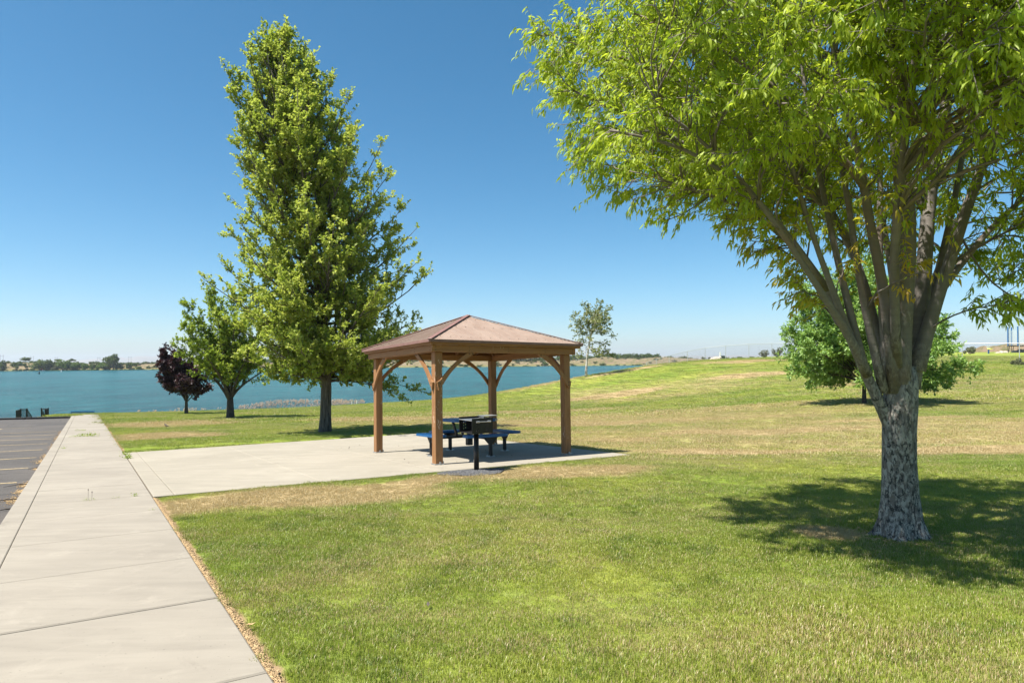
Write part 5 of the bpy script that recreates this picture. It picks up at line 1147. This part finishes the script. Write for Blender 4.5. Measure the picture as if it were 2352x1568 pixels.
# ------------------------------------------------------------------ gravel bed, litter, weeds, bird
r = np.random.default_rng(70)
def pebbles(name, n, fn, smin, smax, mat, label, flat=.6):
    base = np.array([(1,0,0),(-1,0,0),(0,1,0),(0,-1,0),(0,0,1),(0,0,-1)], float); Fo = np.array([(0,2,4),(2,1,4),(1,3,4),(3,0,4),(2,0,5),(1,2,5),(3,1,5),(0,3,5)])
    V, F = [], []
    for i in range(n):
        x, y, z = fn(); s = r.uniform(smin, smax); v = base * r.uniform(.6, 1.2, (6, 3)) * s; v[:, 2] *= flat; a = r.uniform(0, 6.28); ca, sa = math.cos(a), math.sin(a)
        v = np.c_[v[:, 0]*ca - v[:, 1]*sa, v[:, 0]*sa + v[:, 1]*ca, v[:, 2]] + [x, y, z + s*flat*.35]; V.append(v); F.append(Fo + 6*i)
    return tag(raw(name, np.concatenate(V), np.concatenate(F), mat), label, kind='stuff')
def gfn():
    a = r.uniform(0, 6.283); q = math.sqrt(r.uniform(0, 1)) * (1 + .12*math.sin(a*3)); x, y = -.66 + .84*.60*q*math.cos(a) - .54*.40*q*math.sin(a), 11.16 + .54*.60*q*math.cos(a) + .84*.40*q*math.sin(a)
    if xy2ts(x, y)[1] > 10.17: y -= .35
    return x, y, gz(x, y) + .012
pebbles('gravel_bed', 4200, gfn, .008, .022, M_GRAVEL, 'bed of dark grey gravel round the foot of the grill post')
def strip():
    s = r.uniform(2.3, 10.1) if r.uniform() < .75 else r.uniform(18.3, 30); t = .76 + abs(r.normal())*.02; x, y = st2xy(t, s); return x, y, gz(x, y) + .006
pebbles('edge_litter', 8000, strip, .003, .009, M_LITTER, 'tan wood chips and soil along the right edge of the path', .4)
def heap_fn(hs):
    def f():
        c = hs[r.integers(len(hs))]; s = c[0] + r.normal()*c[1]; t = -.80 - abs(r.normal())*c[2]; x, y = st2xy(t, s); return x, y, lot_z(t, s) + .004
    return f
pebbles('kerb_litter', 2600, heap_fn([(12.0,.25,.10),(13.0,.16,.07),(13.9,.2,.07),(16.8,.14,.05),(18.7,.35,.08),(20.3,.4,.06),(24,.8,.05),(28.2,.8,.07),(32,1.5,.08)]), .006, .020, M_LITTER, 'brown leaf litter drifted against the kerb of the parking lot', .3)
for k, (t0, s0, t1, s1, lab) in enumerate(((-.83,12.05,-1.25,11.8,'bent twig lying beside the nearest litter heap of the kerb'),(-.84,13.95,-1.15,13.75,'twig by the second litter heap of the kerb'),(-.83,16.9,-1.0,16.75,'short dark twig lying alone at the kerb'),(-.84,11.0,-1.05,10.85,'thin dark twig nearest the camera at the kerb'))):
    p0 = np.array([*st2xy(t0, s0), lot_z(t0, s0) + .015]); p1 = np.array([*st2xy(t1, s1), lot_z(t1, s1) + .012]); mdp = (p0 + p1)/2 + [0.01, .03, .01]
    tag(MB().tube([p0, mdp, p1], [.008, .006, .003], 6).tube([mdp, mdp + [.06, .04, .01]], [.004, .002], 5).build('twig', M_BARK_DARK), lab, 'twig', 'twigs along the kerb')
def weed(t, s, w_, h, n, label, stalk=0):
    x, y = st2xy(t, s); z = plane(x, y) + .012; t_ = tag(empty('weed', (x, y, z)), label, 'weed', 'weeds in the joints of the concrete'); P = []; 
    P0 = np.c_[r.uniform(-w_/2, w_/2, n)*CA, r.uniform(-w_/2, w_/2, n)*SA, np.zeros(n)]; D = nrm(r.normal(size=(n, 3))*[1, .6, .3] + [0, 0, .9])
    leaves('foliage', P0, D, h*r.uniform(.3, 1, n), 4, h*.42, .35, .0, r, M_LEAF_GREEN, t_)
    if stalk:
        m = MB()
        for i in range(stalk): m.tube([(i*.05, 0, 0), (i*.05 + .004, 0, .13 - .03*i)], .0018, 4).tube([(i*.05 + .004, 0, .13 - .03*i), (i*.05 + .004, 0, .15 - .03*i)], [.006, .003], 6)
        m.build('seed_stalk', M_BARK_DARK, t_)
for args in ((.02, 10.385, .24, .03, 26, 'flat weed with two thin seed stalks in the joint across the path', 2), (.33, 10.385, .16, .03, 10, 'scattered seedlings in the path joint left of the bright tuft'), (.56, 10.39, .06, .055, 12, 'bright green tuft near the right end of the path joint'),
   (.765, 16.6, .12, .12, 22, 'leafy weed at the corner where the lawn meets the slab'), (.77, 17.7, .12, .10, 22, 'upper leafy weed between path and slab corner'), (.05, 26.45, .8, .12, 70, 'row of weeds filling the widest far joint of the path'), (-.35, 26.45, .5, .06, 26, 'thin left end of the weed row in the far joint'),
   (-.50, 20.8, .2, .06, 14, 'small weed at the kerb joint midway along the path'), (-.2, 30.6, .5, .08, 24, 'far thin weed line beyond the weedy joint'), (.66, 9.0, .10, .03, 8, 'tiny sprouts near the right edge of the path before the slab')): weed(*args)
leaf_pos = [(-.3,9.9,'pale dead leaf on the dry grass before the slab'),(2.9,8.6,'pale dead leaf on the lawn in front of the pavilion'),(3.6,4.15,'brown leaf in the big tree shade'),(4.2,4.6,'second brown leaf deeper in the big tree shade'),(-.55,4.2,'dark leaf scrap in the near lawn'),(-1.6,3.9,'pale leaf scrap on the near lawn by the path')]
for k, (x, y, lab) in enumerate(leaf_pos):
    a = r.uniform(0, 6.28); s = .035; z = gz(x, y) + .03; ca, sa = math.cos(a), math.sin(a); V = [(0, 0, 0), (s*.5, s*.35, .006), (s*1.1, s*.28, .002), (s*1.7, 0, .012), (s*1.1, -s*.3, .004), (s*.5, -s*.35, .008)]
    V = [(x + p*ca - q*sa, y + p*sa + q*ca, z + h_) for p, q, h_ in V]; m = MB(); m.add(V, [(0, 1, 2), (0, 2, 3), (0, 3, 4), (0, 4, 5)]); tag(m.build('fallen_leaf', M_LITTER if k not in (4,) else M_BARK_DARK), lab, 'leaf', 'fallen leaves on the lawn')
# the robin on the left lawn
bird = tag(empty('robin', (-14.1, 26.7, gz(-14.1, 26.7) + .02)), 'small brown bird standing on the burnt grass left of the maples', 'bird')
sp = np.array([(-.155,0,.075),(-.10,0,.082),(-.06,0,.088),(-.025,0,.092),(.01,0,.10),(.04,0,.118),(.058,0,.142),(.066,0,.162),(.078,0,.172),(.092,0,.172),(.098,0,.171),(.118,0,.168)])
rb_ = np.array([.010,.012,.022,.034,.040,.037,.026,.020,.021,.014,.005,.001])
bm_ = NT('robin_feathers'); sp_ = bm_.n('SeparateXYZ'); bm_.l(bm_.obj(), sp_.inputs[0]); bm_.col(bm_.mix(bm_.ramp(bm_.math('ADD', sp_.outputs[2], bm_.math('MULTIPLY', sp_.outputs[0], -.45)), [(.082, 1), (.092, 0)]), (.085, .065, .05, 1), (.42, .17, .06, 1))); bm_.set(.8)
MB().tube(sp[::-1], rb_[::-1], 12, ell=(1, .92)).build('body', bm_.m, bird, True)
for sg in (-1, 1):
    MB().tube([(.0, sg*.012, .07), (-.008, sg*.014, .035), (.006, sg*.014, .0)], .0035, 6).tube([(.03, sg*.014, .003), (-.015, sg*.014, .003)], .003, 5).build('leg', M_BARK_DARK, bird)
    MB().tube([(.03, sg*.034, .115), (-.03, sg*.036, .10), (-.09, sg*.014, .088)], [.012, .016, .003], 8, ell=(1, .35)).build('wing', simple('wing_feathers', (.05, .04, .032, 1), (.09, .07, .055, 1), 40, .8), bird)
bird.rotation_euler = (0, 0, R(165))
# tiny clods on the slab beneath the table
def clod(): x, y = st2xy(r.uniform(5, 9), r.uniform(11, 17)); return x, y, plane(x, y) + .012
pebbles('slab_crumbs', 40, clod, .006, .02, M_BARK_DARK, 'dark crumbs scattered on the slab by the table')
print('objects', len(bpy.data.objects))
